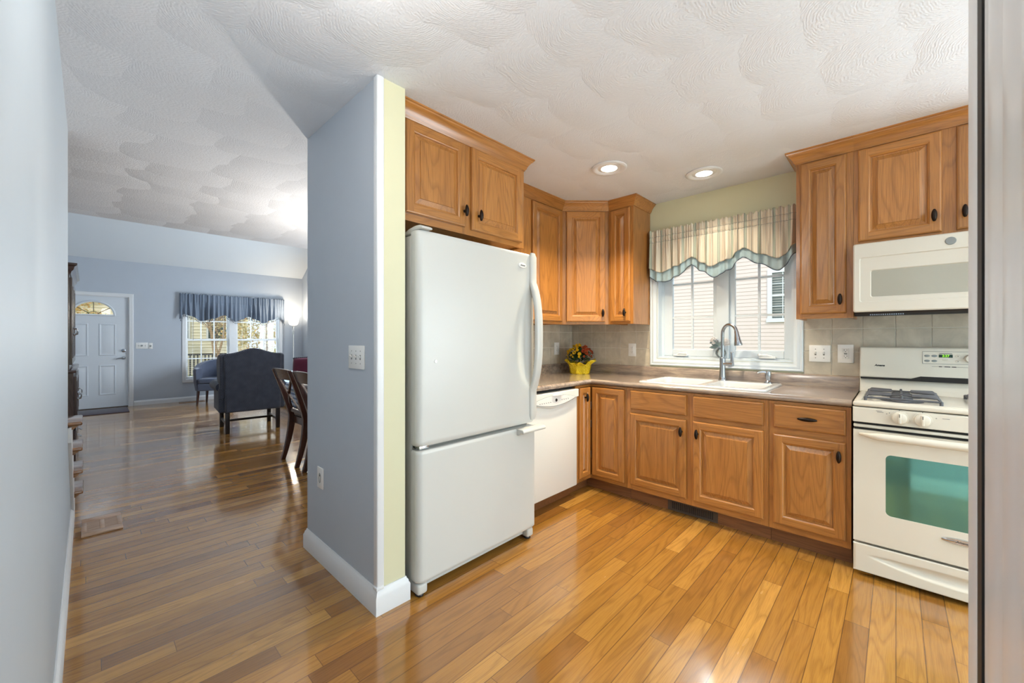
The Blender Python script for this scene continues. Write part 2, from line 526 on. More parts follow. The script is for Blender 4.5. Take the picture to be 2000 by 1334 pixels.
class MB:
    """Collects faces; build() links them as ONE mesh object."""

    def __init__(self, T=None):
        self.v, self.f, self.mi, self.uv = [], [], [], {}
        self.T = T

    def add(self, vs, fs, mi=0):
        b = len(self.v)
        self.v += [tuple(self.T(*p)) if self.T else tuple(p) for p in vs]
        for k, f in enumerate(fs):
            self.f.append([b + i for i in f])
            self.mi.append(mi[k] if isinstance(mi, (list, tuple)) else mi)
        return b

    def box(self, x0, x1, y0, y1, z0, z1, mi=0):
        vs = [(x, y, z) for x in (x0, x1) for y in (y0, y1) for z in (z0, z1)]
        self.add(vs, [(0, 1, 3, 2), (4, 6, 7, 5), (0, 4, 5, 1), (2, 3, 7, 6), (0, 2, 6, 4), (1, 5, 7, 3)], mi)
        return self

    def rbox(self, x0, x1, y0, y1, z0, z1, r=0.01, seg=3, mi=0):
        bm = bmesh.new()
        bmesh.ops.create_cube(bm, size=1)
        for v in bm.verts:
            v.co = Vector(((x0 + x1) / 2 + v.co.x * (x1 - x0), (y0 + y1) / 2 + v.co.y * (y1 - y0), (z0 + z1) / 2 + v.co.z * (z1 - z0)))
        r = min(r, 0.49 * min(abs(x1 - x0), abs(y1 - y0), abs(z1 - z0)))
        bmesh.ops.bevel(bm, geom=bm.edges[:], offset=r, segments=seg, profile=0.5, affect='EDGES')
        bm.verts.ensure_lookup_table()
        bm.verts.index_update()
        self.add([tuple(v.co) for v in bm.verts], [[v.index for v in f.verts] for f in bm.faces], mi)
        bm.free()
        return self

    def prism(self, poly, axis, a0, a1, mi=0):
        """Extrude a 2-D polygon along axis: 'x' -> poly is (y,z); 'y' -> (x,z); 'z' -> (x,y)."""
        def P(p, a):
            return {'x': (a, p[0], p[1]), 'y': (p[0], a, p[1]), 'z': (p[0], p[1], a)}[axis]
        n = len(poly)
        vs = [P(p, a0) for p in poly] + [P(p, a1) for p in poly]
        fs = [list(range(n)), list(range(n, 2 * n))] + [(i, (i + 1) % n, n + (i + 1) % n, n + i) for i in range(n)]
        self.add(vs, fs, mi)
        return self

    def tube(self, path, rad, n=10, mi=0, caps=True, flat=1.0):
        path = [Vector(p) for p in path]
        rr = rad if isinstance(rad, (list, tuple)) else [rad] * len(path)
        rings, up = [], None
        for i, p in enumerate(path):
            t = (path[min(i + 1, len(path) - 1)] - path[max(i - 1, 0)]).normalized()
            if up is None:
                up = Vector((0, 0, 1)) if abs(t.z) < 0.9 else Vector((1, 0, 0))
            a = t.cross(up)
            if a.length < 1e-5:
                a = t.orthogonal()
            a.normalize()
            up = a.cross(t).normalized()
            rings.append([p + (a * math.cos(2 * math.pi * k / n) + up * flat * math.sin(2 * math.pi * k / n)) * rr[i] for k in range(n)])
        vs = [q for r in rings for q in r]
        fs = [(i * n + k, i * n + (k + 1) % n, (i + 1) * n + (k + 1) % n, (i + 1) * n + k) for i in range(len(path) - 1) for k in range(n)]
        if caps:
            fs += [list(range(n)), list(range((len(path) - 1) * n, len(path) * n))]
        self.add(vs, fs, mi)
        return self

    def lathe(self, prof, c=(0, 0, 0), n=24, axis='z', mi=0, cap=True):
        def P(r, h, a):
            x, y = r * math.cos(a), r * math.sin(a)
            p = {'z': (x, y, h), 'x': (h, x, y), 'y': (x, h, y)}[axis]
            return (c[0] + p[0], c[1] + p[1], c[2] + p[2])
        vs = [P(r, h, 2 * math.pi * k / n) for r, h in prof for k in range(n)]
        fs = [(i * n + k, i * n + (k + 1) % n, (i + 1) * n + (k + 1) % n, (i + 1) * n + k) for i in range(len(prof) - 1) for k in range(n)]
        if cap:
            if prof[0][0] > 1e-6:
                fs.append(list(range(n)))
            if prof[-1][0] > 1e-6:
                fs.append(list(range((len(prof) - 1) * n, len(prof) * n)))
        self.add(vs, fs, mi)
        return self

    def ball(self, c, r, n=12, m=8, mi=0):
        rx, ry, rz = r if isinstance(r, (list, tuple)) else (r, r, r)
        vs = [(c[0], c[1], c[2] - rz)]
        for i in range(1, m):
            ph = -math.pi / 2 + math.pi * i / m
            vs += [(c[0] + rx * math.cos(ph) * math.cos(2 * math.pi * k / n), c[1] + ry * math.cos(ph) * math.sin(2 * math.pi * k / n), c[2] + rz * math.sin(ph)) for k in range(n)]
        vs.append((c[0], c[1], c[2] + rz))
        fs = [(0, 1 + (k + 1) % n, 1 + k) for k in range(n)]
        for i in range(m - 2):
            fs += [(1 + i * n + k, 1 + i * n + (k + 1) % n, 1 + (i + 1) * n + (k + 1) % n, 1 + (i + 1) * n + k) for k in range(n)]
        L = len(vs) - 1
        fs += [(L, 1 + (m - 2) * n + k, 1 + (m - 2) * n + (k + 1) % n) for k in range(n)]
        self.add(vs, fs, mi)
        return self

    def sweep(self, prof, path, out=1, mi=0, before=None, after=None, closed_prof=True):
        """Sweep a profile of (offset, z) along a plan path of (x, y); corners are mitred. out=+1: offset to the right of travel."""
        P = [Vector((p[0], p[1])) for p in path]
        pts = ([Vector(before)] if before else []) + P + ([Vector(after)] if after else [])
        i0 = 1 if before else 0
        rings = []
        for i in range(i0, i0 + len(P)):
            d1 = (pts[i] - pts[i - 1]).normalized() if i > 0 else None
            d2 = (pts[i + 1] - pts[i]).normalized() if i < len(pts) - 1 else None
            d1 = d1 or d2
            d2 = d2 or d1
            n1, n2 = Vector((d1.y, -d1.x)) * out, Vector((d2.y, -d2.x)) * out
            m = (n1 + n2).normalized()
            k = 1 / max(0.2, m.dot(n1))
            rings.append([(pts[i].x + m.x * k * o, pts[i].y + m.y * k * o, z) for o, z in prof])
        n = len(prof)
        vs = [q for r in rings for q in r]
        rng = n if closed_prof else n - 1
        fs = [(i * n + k, i * n + (k + 1) % n, (i + 1) * n + (k + 1) % n, (i + 1) * n + k) for i in range(len(P) - 1) for k in range(rng)]
        if closed_prof:
            fs += [list(range(n)), list(range((len(P) - 1) * n, len(P) * n))]
        self.add(vs, fs, mi)
        return self

    def grid(self, nu, nv, fn, mi=0, uvs=False):
        b = len(self.v)
        vs = [fn(i / nu, j / nv) for j in range(nv + 1) for i in range(nu + 1)]
        fs = [(j * (nu + 1) + i, j * (nu + 1) + i + 1, (j + 1) * (nu + 1) + i + 1, (j + 1) * (nu + 1) + i) for j in range(nv) for i in range(nu)]
        self.add(vs, fs, mi)
        if uvs:
            for j in range(nv + 1):
                for i in range(nu + 1):
                    self.uv[b + j * (nu + 1) + i] = (i / nu, j / nv)
        return self

    def build(self, name, mats, parent=None, smooth=40, bevel=0, seg=2, local=False, solid=0, solid_off=-1.0, subsurf=0, fixn=True, loc=None):
        if not isinstance(mats, (list, tuple)):
            mats = [mats]
        if parent is not None:
            org = Vector((0, 0, 0)) if local else Vector(ROOT.get(parent, (0, 0, 0)))
        elif loc is not None:
            org = Vector(loc)
        else:
            xs, ys, zs = zip(*self.v)
            org = Vector(((min(xs) + max(xs)) / 2, (min(ys) + max(ys)) / 2, min(zs)))
        me = bpy.data.meshes.new(name)
        me.from_pydata([tuple(Vector(p) - org) for p in self.v], [], self.f)
        for m in mats:
            me.materials.append(m)
        for p, i in zip(me.polygons, self.mi):
            p.material_index = i
        if self.uv:
            ul = me.uv_layers.new(name='UVMap')
            for l in me.loops:
                ul.data[l.index].uv = self.uv.get(l.vertex_index, (0, 0))
        if fixn:
            bm = bmesh.new()
            bm.from_mesh(me)
            bmesh.ops.recalc_face_normals(bm, faces=bm.faces[:])
            bm.to_mesh(me)
            bm.free()
        if smooth:
            me.shade_smooth()
            me.set_sharp_from_angle(angle=R(smooth))
        o = bpy.data.objects.new(name, me)
        COL.objects.link(o)
        if parent is not None:
            o.parent = parent
            ROOT[o] = tuple(org)
        else:
            o.location = org
            ROOT[o] = tuple(org)
        if solid:
            md = o.modifiers.new('thickness', 'SOLIDIFY')
            md.thickness = solid
            md.offset = solid_off
        if bevel:
            md = o.modifiers.new('edges', 'BEVEL')
            md.width = bevel
            md.segments = seg
            md.limit_method = 'ANGLE'
            md.angle_limit = R(40)
        if subsurf:
            md = o.modifiers.new('smooth', 'SUBSURF')
            md.levels = md.render_levels = subsurf
        return o


def tag(o, label=None, cat=None, group=None, kind=None):
    if label:
        o['label'] = label
    if cat:
        o['category'] = cat
    if group:
        o['group'] = group
    if kind:
        o['kind'] = kind
    return o


def thing(name, label, cat, loc=(0, 0, 0), rz=0, group=None):
    o = bpy.data.objects.new(name, None)
    COL.objects.link(o)
    o.empty_display_size = 0.05
    o.location = loc
    o.rotation_euler = (0, 0, rz)
    ROOT[o] = tuple(loc)
    return tag(o, label, cat, group)


def struct(o, label, cat):
    return tag(o, label, cat, None, 'structure')


def copy_tree(o, parent=None):
    kids = [c for c in bpy.data.objects if c.parent is o]
    c = o.copy()
    COL.objects.link(c)
    if parent:
        c.parent = parent
    ROOT[c] = ROOT.get(o, (0, 0, 0))
    for k in kids:
        copy_tree(k, c)
    return c


def frame(o, s, n):
    """Cabinet-face frame: (along the face, outward, up) -> world."""
    o, s, n = Vector(o), Vector(s), Vector(n)
    return lambda a, b, z: (o.x + s.x * a + n.x * b, o.y + s.y * a + n.y * b, z)


def lettering(text, size, mat, parent, origin, xdir, ydir, name='lettering', shear=0.0, align='LEFT', bold=0.0):
    cu = bpy.data.curves.new(name, 'FONT')
    cu.body = text
    cu.size = size
    cu.shear = shear
    cu.align_x = align
    cu.align_y = 'CENTER'
    cu.extrude = 0.0004
    cu.offset = bold
    cu.materials.append(mat)
    tmp = bpy.data.objects.new(name, cu)
    COL.objects.link(tmp)
    me = bpy.data.meshes.new_from_object(tmp.evaluated_get(bpy.context.evaluated_depsgraph_get()))
    bpy.data.objects.remove(tmp)
    bpy.data.curves.remove(cu)
    me.name = name
    o = bpy.data.objects.new(name, me)
    COL.objects.link(o)
    x, y = Vector(xdir).normalized(), Vector(ydir).normalized()
    z = x.cross(y)
    mw = Matrix((x, y, z)).transposed().to_4x4()
    o.parent = parent
    mw.translation = Vector(origin) - Vector(ROOT[parent])
    o.matrix_local = mw
    return o


XW = ((0, -1, 0), (0, 0, 1))      # lettering on a face that looks towards -X
YS = ((1, 0, 0), (0, 0, 1))       # lettering on a face that looks towards -Y


def wall_cells(us, zs, holes, emit):
    for i in range(len(us) - 1):
        for j in range(len(zs) - 1):
            uc, zc = (us[i] + us[i + 1]) / 2, (zs[j] + zs[j + 1]) / 2
            if not any(h[0] < uc < h[1] and h[2] < zc < h[3] for h in holes):
                emit(us[i], us[i + 1], zs[j], zs[j + 1])


def holed_wall(name, axis, a0, a1, u0, u1, z0, z1, holes, mats, inner):
    """Wall slab across `axis` between a0 and a1 with rectangular openings. inner = which of a0/a1 gets material 0 (else 1)."""
    us = sorted({u0, u1, *[h[0] for h in holes], *[h[1] for h in holes]})
    zs = sorted({z0, z1, *[h[2] for h in holes], *[h[3] for h in holes]})
    mb = MB()

    def P(a, u, z):
        return (a, u, z) if axis == 'x' else (u, a, z)

    def quad(p, mi):
        mb.add(p, [(0, 1, 2, 3)], mi)

    def emit(ua, ub, za, zb):
        for a in (a0, a1):
            quad([P(a, ua, za), P(a, ub, za), P(a, ub, zb), P(a, ua, zb)], 0 if a == inner else 1)
    wall_cells(us, zs, holes, emit)
    for (ua, ub, za, zb) in list(holes) + [(u0, u1, z0, z1)]:
        for (p, q) in (((ua, za), (ub, za)), ((ub, za), (ub, zb)), ((ub, zb), (ua, zb)), ((ua, zb), (ua, za))):
            quad([P(a0, *p), P(a1, *p), P(a1, *q), P(a0, *q)], 1 if len(mats) > 1 else 0)
    return mb.build(name, mats, smooth=0, fixn=False)


# ------------------------------------------------------------------ the room
XK, YB, H = 3.47, 2.437, 2.44      # kitchen window wall, wall behind the fridge, ceiling
YF = 10.3                          # front wall of the living room

mb = MB()
mb.box(-2.6, 3.53, -3.1, YF, -0.05, 0)
struct(mb.build('floor', M['floor'], smooth=0), 'glossy oak strip floor running through kitchen, hall and living room', 'floor')
mb = MB()
mb.box(-2.6, 3.62, -3.1, 5.66, H, H + 0.06)
struct(mb.build('ceiling', M['ceiling'], smooth=0), 'flat white ceiling with swirled plaster over kitchen and hall', 'ceiling')
mb = MB()
zr = 2.68 + 0.62 * 2.3
mb.add([(-1.2, YF + .2, 2.68 - .124), (3.62, YF + .2, 2.68 - .124), (3.62, YF - 2.3, zr), (-1.2, YF - 2.3, zr), (-1.2, 5.66, 2.50), (3.62, 5.66, 2.50)],
       [(0, 1, 2, 3), (3, 2, 5, 4)])
struct(mb.build('ceiling_living', M['ceiling_smooth'], smooth=0, solid=0.05, solid_off=1), 'smooth sloped ceiling above the front wall of the living room', 'ceiling')

# kitchen window wall
KW = (0.53, 1.528, 1.075, 2.085)
struct(holed_wall('wall_window', 'x', XK, 3.60, -3.0, 2.55, 0, H, [KW], [M['cream_wall'], M['white_trim']], XK),
       'sage cream kitchen wall around the sink window', 'wall')
# wall behind fridge plus the stub that screens the fridge
mb = MB()
mb.box(1.045, 3.53, YB, 2.55, 0, H)
struct(mb.build('wall_middle', [M['cream_wall']], smooth=0), 'cream kitchen wall behind the fridge and dishwasher', 'wall')
mb = MB()
mb.add([(.905, 1.70, 0), (1.045, 1.70, 0), (1.045, 2.55, 0), (.905, 2.55, 0), (.905, 1.70, H), (1.045, 1.70, H), (1.045, 2.55, H), (.905, 2.55, H)],
       [(0, 1, 5, 4), (1, 2, 6, 5), (2, 3, 7, 6), (3, 0, 4, 7)], [1, 1, 0, 0])
mb.add([(1.045, 2.5505, 0), (3.53, 2.5505, 0), (3.53, 2.5505, H), (1.045, 2.5505, H)], [(0, 1, 2, 3)], 0)
struct(mb.build('wall_partition', [M['blue_wall'], M['cream_wall']], smooth=0, fixn=False), 'blue grey wall end screening the fridge, cream on its kitchen side', 'wall')
mb = MB()
mb.rbox(.896, .932, 1.690, 1.726, .11, H, 0.006, 3)
mb.rbox(.890, .928, 1.684, 1.722, .11, .125, 0.004, 2)
struct(mb.build('trim_1', M['white_trim']), 'white corner guard strip on the wall end beside the fridge', 'trim')

BASE = [(0, 0), (.018, 0), (.018, .078), (.013, .088), (.011, .098), (.006, .104), (.004, .112), (0, .112)]
mb = MB()
mb.sweep(BASE, [(1.045, 1.76), (1.045, 1.70), (.905, 1.70), (.905, 2.55), (1.3, 2.55)], out=-1)
struct(mb.build('baseboard_partition', M['white_trim'], smooth=30), 'tall white baseboard wrapped around the fridge-side wall end', 'baseboard')

# hall wall on the stair side
mb = MB()
LW = [(-1.2, 0), (3.45, 0), (3.45, H), (-1.2, H)]
mb.prism(LW, 'x', -.20, -.08)
struct(mb.build('wall_left', M['hall_wall'], smooth=0), 'pale blue hall wall that cuts down along the stairs', 'wall')
mb = MB()
mb.sweep([(o * .9, z * .85) for o, z in BASE], [(-.08, -1.2), (-.08, 4.17)], out=1)
struct(mb.build('baseboard_left', M['white_trim'], smooth=30), 'white baseboard along the pale blue hall wall', 'baseboard')

# living room walls
DH, WH = (-.385, .525, 0, 2.02), (1.345, 3.045, .43, 2.03)
struct(holed_wall('wall_front', 'y', YF, YF + .16, -1.05, 3.53, 0, 2.72, [DH, WH], [M['blue_wall'], M['white_trim']], YF),
       'blue grey front wall with the entrance door and window', 'wall')
mb = MB()
mb.add([(3.53, 2.55, 0), (3.53, YF, 0), (3.53, YF, 2.68), (3.53, YF - 2.3, zr), (3.53, 5.66, 2.5), (3.53, 2.55, 2.5)], [(0, 1, 2, 3, 4, 5)])
struct(mb.build('wall_right', M['blue_wall'], smooth=0, solid=0.09, solid_off=-1 if False else 1, fixn=False), 'blue grey side wall of the living room past the floor lamp', 'wall')
mb = MB()
mb.box(-1.17, -1.05, -1.2, 5.75, 0, 2.5)
mb.box(-1.17, -.62, 5.70, 5.82, 0, 2.7)
mb.add([(-.62, 5.82, 0), (-.62, YF, 0), (-.62, YF, 2.68), (-.62, YF - 2.3, zr), (-.62, 5.82, 2.6)], [(0, 1, 2, 3, 4)])
struct(mb.build('wall_far_left', M['blue_wall'], smooth=0), 'blue grey wall beyond the staircase', 'wall')
mb = MB()
mb.sweep([(o, z * .8) for o, z in BASE], [(.59, YF), (3.53, YF)], out=1)
struct(mb.build('baseboard_front', M['white_trim'], smooth=30), 'white baseboard below the living room window', 'baseboard')

# back of the kitchen, behind the camera
struct(MB().box(-2.6, 3.6, -3.12, -3.0, 0, H).build('wall_back', M['cream_wall'], smooth=0), 'cream kitchen wall behind the viewer', 'wall')
struct(MB().box(-2.72, -2.6, -3.0, 2.0, 0, H).build('wall_side', M['cream_wall'], smooth=0), 'cream wall of the breakfast corner', 'wall')
mb = MB()
mb.box(-2.6, -.2, -1.32, -1.2, 0, H) if False else mb.box(-2.6, -1.05, 1.9, 2.0, 0, H)
struct(mb.build('wall_end', M['cream_wall'], smooth=0), 'cream end wall of the breakfast corner', 'wall')


def self_lit(n, axis, a, u0, u1, z0, z1, label, bars):
    """Bright window with a daylit shade, seen only in reflections."""
    t = thing('window_%d' % n, label, 'window', ((a, (u0 + u1) / 2, z0) if axis == 'x' else ((u0 + u1) / 2, a, z0)))
    tag(t, kind='structure')
    sg = 1 if (axis == 'x' and a < 0) or (axis == 'y' and a < 0) else -1
    m1, m2 = MB(), MB()

    def bx(m, ua, ub, za, zb, d0, d1):
        p, q = sorted((a + sg * d0, a + sg * d1))
        m.box(p, q, ua, ub, za, zb) if axis == 'x' else m.box(ua, ub, p, q, za, zb)
    bx(m1, u0, u1, z0, z1, .004, .012)
    for (ua, ub, za, zb) in ((u0 - .07, u0 + .04, z0 - .07, z1 + .07), (u1 - .04, u1 + .07, z0 - .07, z1 + .07), (u0, u1, z0 - .07, z0 + .04), (u0, u1, z1 - .04, z1 + .07)):
        bx(m2, ua, ub, za, zb, .002, .05)
    for k in range(1, bars):
        uc = u0 + (u1 - u0) * k / bars
        bx(m2, uc - .03, uc + .03, z0, z1, .012, .045)
    m1.build('window_shade', M['window_glow'], t, smooth=0)
    m2.build('window_frame', M['white_trim'], t, smooth=0)


self_lit(3, 'x', -2.6, -1.9, -.3, .8, 2.1, 'bright white framed window of the breakfast corner', 2)
self_lit(5, 'x', 3.53, 7.2, 8.6, .8, 2.0, 'bright white framed side window of the living room', 2)
self_lit(6, 'x', XK, -2.7, -1.2, .1, 2.1, 'bright white framed deck door past the range', 2)
self_lit(4, 'y', -3.0, .7, 2.5, .1, 2.1, 'bright white framed patio door behind the viewer', 2)

# door casing right beside the viewer
t = thing('door_2', 'white fluted door casing very close at the edge of the view', 'door casing', (.3, -.06, 0))
tag(t, kind='structure')
mb = MB()
prof = [(.25, -.06), (.25, -.046)]
for i in range(31):
    x = .25 + (.445 - .25) * i / 30
    ph = (.445 - x) / .195
    y = -.0445 + .0035 * abs(math.sin(ph * math.pi * 4.2)) ** .7 - (.004 if i in (0, 30) else 0)
    prof.append((x, min(y, -x / 9.6)))
prof += [(.445, -.06)]
mb.prism(prof, 'z', 0, H)
mb.build('casing', M['gloss_trim'], t, smooth=60)
mb = MB()
mb.box(.2, .455, -.16, -.06, 0, H)
mb.build('jamb', M['white_trim'], t, smooth=0)
mb = MB()
mb.box(.53, .90, -.60, -.088, 0, H)
struct(mb.build('wall_near', M['hall_wall'], smooth=0), 'short pale closet wall beside the viewer, seen only mirrored in the oven window', 'wall')
mb = MB()
mb.sweep(BASE, [(.90, -.088), (.90, -.60)], out=-1)
struct(mb.build('baseboard_near', M['white_trim'], smooth=30), 'white baseboard on the short closet wall beside the viewer', 'baseboard')
mb = MB()
mb.rbox(.4672, .522, -.085, -.0447, 0, H, .005, 3)
mb.build('door_edge', M['white_trim'], t)
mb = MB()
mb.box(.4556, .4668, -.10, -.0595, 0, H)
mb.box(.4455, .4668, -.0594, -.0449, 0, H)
mb.build('gap_seal', M['slot_dark'], t, smooth=0)  # dark strip standing in for the shade inside the gap


# ------------------------------------------------------------------ kitchen window
def kitchen_window():
    t = thing('window_1', 'white twin casement window over the kitchen sink', 'window', (XK, 1.03, 1.0))
    tag(t, kind='structure')
    prof = [(0, 0), (0, .016), (.008, .02), (.016, .016), (.022, .018), (.034, .018), (.042, .013), (.058, .011), (.058, 0)]

    # casing: swept round the opening, mitred
    mb = MB()
    y0, y1, z0, z1 = .471, 1.589, 1.014, 2.145
    ring = [(y0, z0), (y1, z0), (y1, z1), (y0, z1)]
    nrm = [(1, 1), (-1, 1), (-1, -1), (1, -1)]
    vs, n = [], len(prof)
    for (y, z), (sy, sz) in zip(ring, nrm):
        vs += [(XK - d, y + sy * o, z + sz * o) for o, d in prof]
    mb.add(vs, [(i * n + k, i * n + (k + 1) % n, ((i + 1) % 4) * n + (k + 1) % n, ((i + 1) % 4) * n + k) for i in range(4) for k in range(n)])
    mb.build('casing', M['vinyl'], t, smooth=30)
    mb = MB()
    a, b, c, d = KW
    e = .012
    for q in ((a, a + e, c, d), (b - e, b, c, d), (a + e, b - e, c, c + e), (a + e, b - e, d - e, d)):
        mb.box(XK - .002, 3.60, q[0], q[1], q[2], q[3])
    mb.build('jamb', M['vinyl'], t, smooth=0)
    mb = MB()
    mb.rbox(3.515, 3.598, .965, 1.055, c + e, d - e, .004, 2)
    for q in ((a + e, a + .035, c + e, d - e), (b - .035, b - e, c + e, d - e), (a + .035, .9655, c + e, c + .022), (1.0545, b - .035, c + e, c + .022), (a + .035, .9655, d - .03, d - e), (1.0545, b - .035, d - .03, d - e)):
        mb.box(3.535, 3.598, *q)
    mb.build('mullion_frame', M['vinyl'], t, smooth=30)
    for k, (ya, yb) in enumerate(((1.055, 1.50), (.556, .965))):
        ga, gb = ((1.089, 1.425), (.598, .928))[k]
        zb, zt = 1.156, 2.03
        mb = MB()
        for q in ((ya, ga, 1.097, 2.075), (gb, yb, 1.097, 2.075), (ga, gb, 1.097, zb), (ga, gb, zt, 2.075)):
            mb.box(3.545, 3.585, *q)
        s = mb.build('sash', M['vinyl'], t, smooth=0, bevel=.004)
        mb = MB()
        mb.box(3.562, 3.567, ga, gb, zb, zt)
        mb.build('glass_pane', M['glass'], s, smooth=0)
        mb = MB()
        ym = ((1.261), (.762))[k]
        mb.box(3.556, 3.573, ym - .008, ym + .008, zb, zt)
        for z in (1.428, 1.718):
            mb.box(3.557, 3.572, ga, gb, z - .008, z + .008)
        mb.build('muntin_grid', M['vinyl'], s, smooth=0)
    for yc, flip in ((1.345, 1), (.70, -1)):
        mb = MB()
        mb.rbox(3.505, 3.545, yc - .055, yc + .055, 1.096, 1.112, .006, 3)
        mb.tube([(3.515, yc + flip * .03, 1.112), (3.505, yc, 1.122), (3.508, yc - flip * .05, 1.120)], [.006, .007, .008], 8)
        mb.ball((3.508, yc - flip * .05, 1.122), .011, 10, 6)
        mb.build('crank_handle', M['white_plastic'], t)


kitchen_window()


# ------------------------------------------------------------------ tiled backsplash
def backsplash():
    """Tile field set on the two kitchen walls; grout shows between the tiles."""
    mt, mg = MB(), MB()
    th = .008

    def rows(zt):
        return [(1.00, 1.157), (1.161, 1.310), (1.314, zt)]
    # window wall: tile columns left and right of the window casing
    for (y0, y1, yoff) in ((1.589, YB - .008, 1.883), (-.60, .471, .470)):
        mg.box(XK - .004, XK - .0005, y0, y1, .99, 1.42)
        ys = []
        y = yoff + .156 * 12
        while y > -1:
            ys.append(y)
            y -= .156
        for k in range(len(ys) - 1):
            a, b = max(ys[k + 1] + .002, y0), min(ys[k] - .002, y1)
            if b - a > .01:
                for z0, z1 in rows(1.42):
                    mt.box(XK - th, XK - .001, a, b, z0, z1)
    mg.box(2.0, XK - .008, YB - .004, YB - .0005, .99, 1.40)
    x = XK - .008 - .05
    xs = [XK - .008]
    while x > 2.0:
        xs.append(x)
        x -= .156
    for k in range(len(xs) - 1):
        for z0, z1 in rows(1.40):
            mt.box(xs[k + 1] + .002, xs[k] - .002, YB - th, YB - .001, z0, z1)
    t = thing('wall_tiles', 'grey beige tile backsplash between counter and wall cabinets', 'backsplash', (XK, 1.0, 1.0))
    tag(t, kind='structure')
    mt.build('tile_field', M['tile'], t, smooth=0, bevel=.0015, seg=1)
    mg.build('grout_bed', M['grout'], t, smooth=0)


backsplash()


# ------------------------------------------------------------------ oak cabinets
def raised_door(T, s0, s1, z0, z1, n0, fw=.056, drawer=False):
    """Raised-panel door (or slab drawer front) as a mesh builder. Slot 0 upright grain, slot 1 level grain."""
    mb = MB(T)
    th = .019

    def ring(o, d):
        return [(s0 + o, n0 + d, z0 + o), (s1 - o, n0 + d, z0 + o), (s1 - o, n0 + d, z1 - o), (s0 + o, n0 + d, z1 - o)]

    def strip(r1, r2, mis):
        b = r1 + r2
        mb.add(b, [(i, (i + 1) % 4, 4 + (i + 1) % 4, 4 + i) for i in range(4)], mis)
    UL = [1, 0, 1, 0]
    mb.add(ring(0, 0), [(0, 1, 2, 3)], 1 if drawer else 0)
    strip(ring(0, 0), ring(0, .011), UL)
    strip(ring(0, .011), ring(.003, .0165), UL)
    strip(ring(.003, .0165), ring(.009, th), UL)
    if drawer:
        mb.add(ring(.009, th), [(0, 1, 2, 3)], 1)
        return mb
    e, f = .009, fw - .010
    h = n0 + th
    mb.add([(s0 + e, h, z0 + e), (s0 + f, h, z0 + e), (s0 + f, h, z1 - e), (s0 + e, h, z1 - e)], [(0, 1, 2, 3)], 0)
    mb.add([(s1 - f, h, z0 + e), (s1 - e, h, z0 + e), (s1 - e, h, z1 - e), (s1 - f, h, z1 - e)], [(0, 1, 2, 3)], 0)
    mb.add([(s0 + f, h, z0 + e), (s1 - f, h, z0 + e), (s1 - f, h, z0 + f), (s0 + f, h, z0 + f)], [(0, 1, 2, 3)], 1)
    mb.add([(s0 + f, h, z1 - f), (s1 - f, h, z1 - f), (s1 - f, h, z1 - e), (s0 + f, h, z1 - e)], [(0, 1, 2, 3)], 1)
    strip(ring(f, th), ring(f + .003, th - .003), UL)
    strip(ring(f + .003, th - .003), ring(fw - .002, th - .006), UL)
    strip(ring(fw - .002, th - .006), ring(fw + .001, th - .0135), UL)
    strip(ring(fw + .001, th - .0135), ring(fw + .006, th - .0145), [0] * 4)
    w = min(.024, (s1 - s0) / 2 - fw - .012)
    strip(ring(fw + .006, th - .0145), ring(fw + .005 + w, th - .004), [0] * 4)
    strip(ring(fw + .005 + w, th - .004), ring(fw + .0065 + w, th - .0005), [0] * 4)
    mb.add(ring(fw + .0065 + w, th - .0005), [(0, 1, 2, 3)], 0)
    return mb


def knob(T, s, z, n, parent, level=False, name='knob'):
    """Oblong oil-rubbed bronze pull on a short stem."""
    mb = MB()
    c = Vector(T(s, n, z))
    o = Vector(T(s, n + 1, z)) - c
    side = Vector(T(s + 1, n, z)) - c
    lo = side if level else Vector((0, 0, 1))
    mb.tube([c, c + o * .004, c + o * .006, c + o * .02], [.009, .008, .005, .005], 10)
    L = .046 if level else .032
    mid = c + o * .024
    path = [mid + lo * (L * k) - o * (.004 * k * k) for k in (-1, -.85, -.6, -.3, 0, .3, .6, .85, 1)]
    mb.tube(path, [.0042, .0070, .0096, .0113, .0118, .0113, .0096, .0070, .0042], 12)
    return mb.build(name, M['bronze'], parent)


CROWN = [(0, 2.364), (.006, 2.364), (.008, 2.371), (.014, 2.377), (.017, 2.388), (.026, 2.404), (.037, 2.417), (.046, 2.423), (.048, 2.431), (.054, 2.433), (.054, H), (0, H)]


def hmat(s):
    return M['oak_x'] if abs(s[0]) > abs(s[1]) else M['oak_y']


def cab_face(T, s0, s1, z0, z1, openings, hm, parent, n=0.0, depth=.019):
    """Face frame with openings (s0,s1,z0,z1) left as shallow dark recesses behind the doors."""
    mb = MB(T)
    ss = sorted({s0, s1, *[q for o in openings for q in o[:2]]})
    zs = sorted({z0, z1, *[q for o in openings for q in o[2:]]})

    def emit(a, b, c, d):
        upright = not any(o[0] - 1e-6 <= a and b <= o[1] + 1e-6 for o in openings) or (d - c) > (b - a)
        mb.box(a, b, n - depth, n, c, d, 0 if upright else 1)
    wall_cells(ss, zs, openings, emit)
    return mb.build('face_frame', [M['oak_z'], hm], parent, smooth=0)


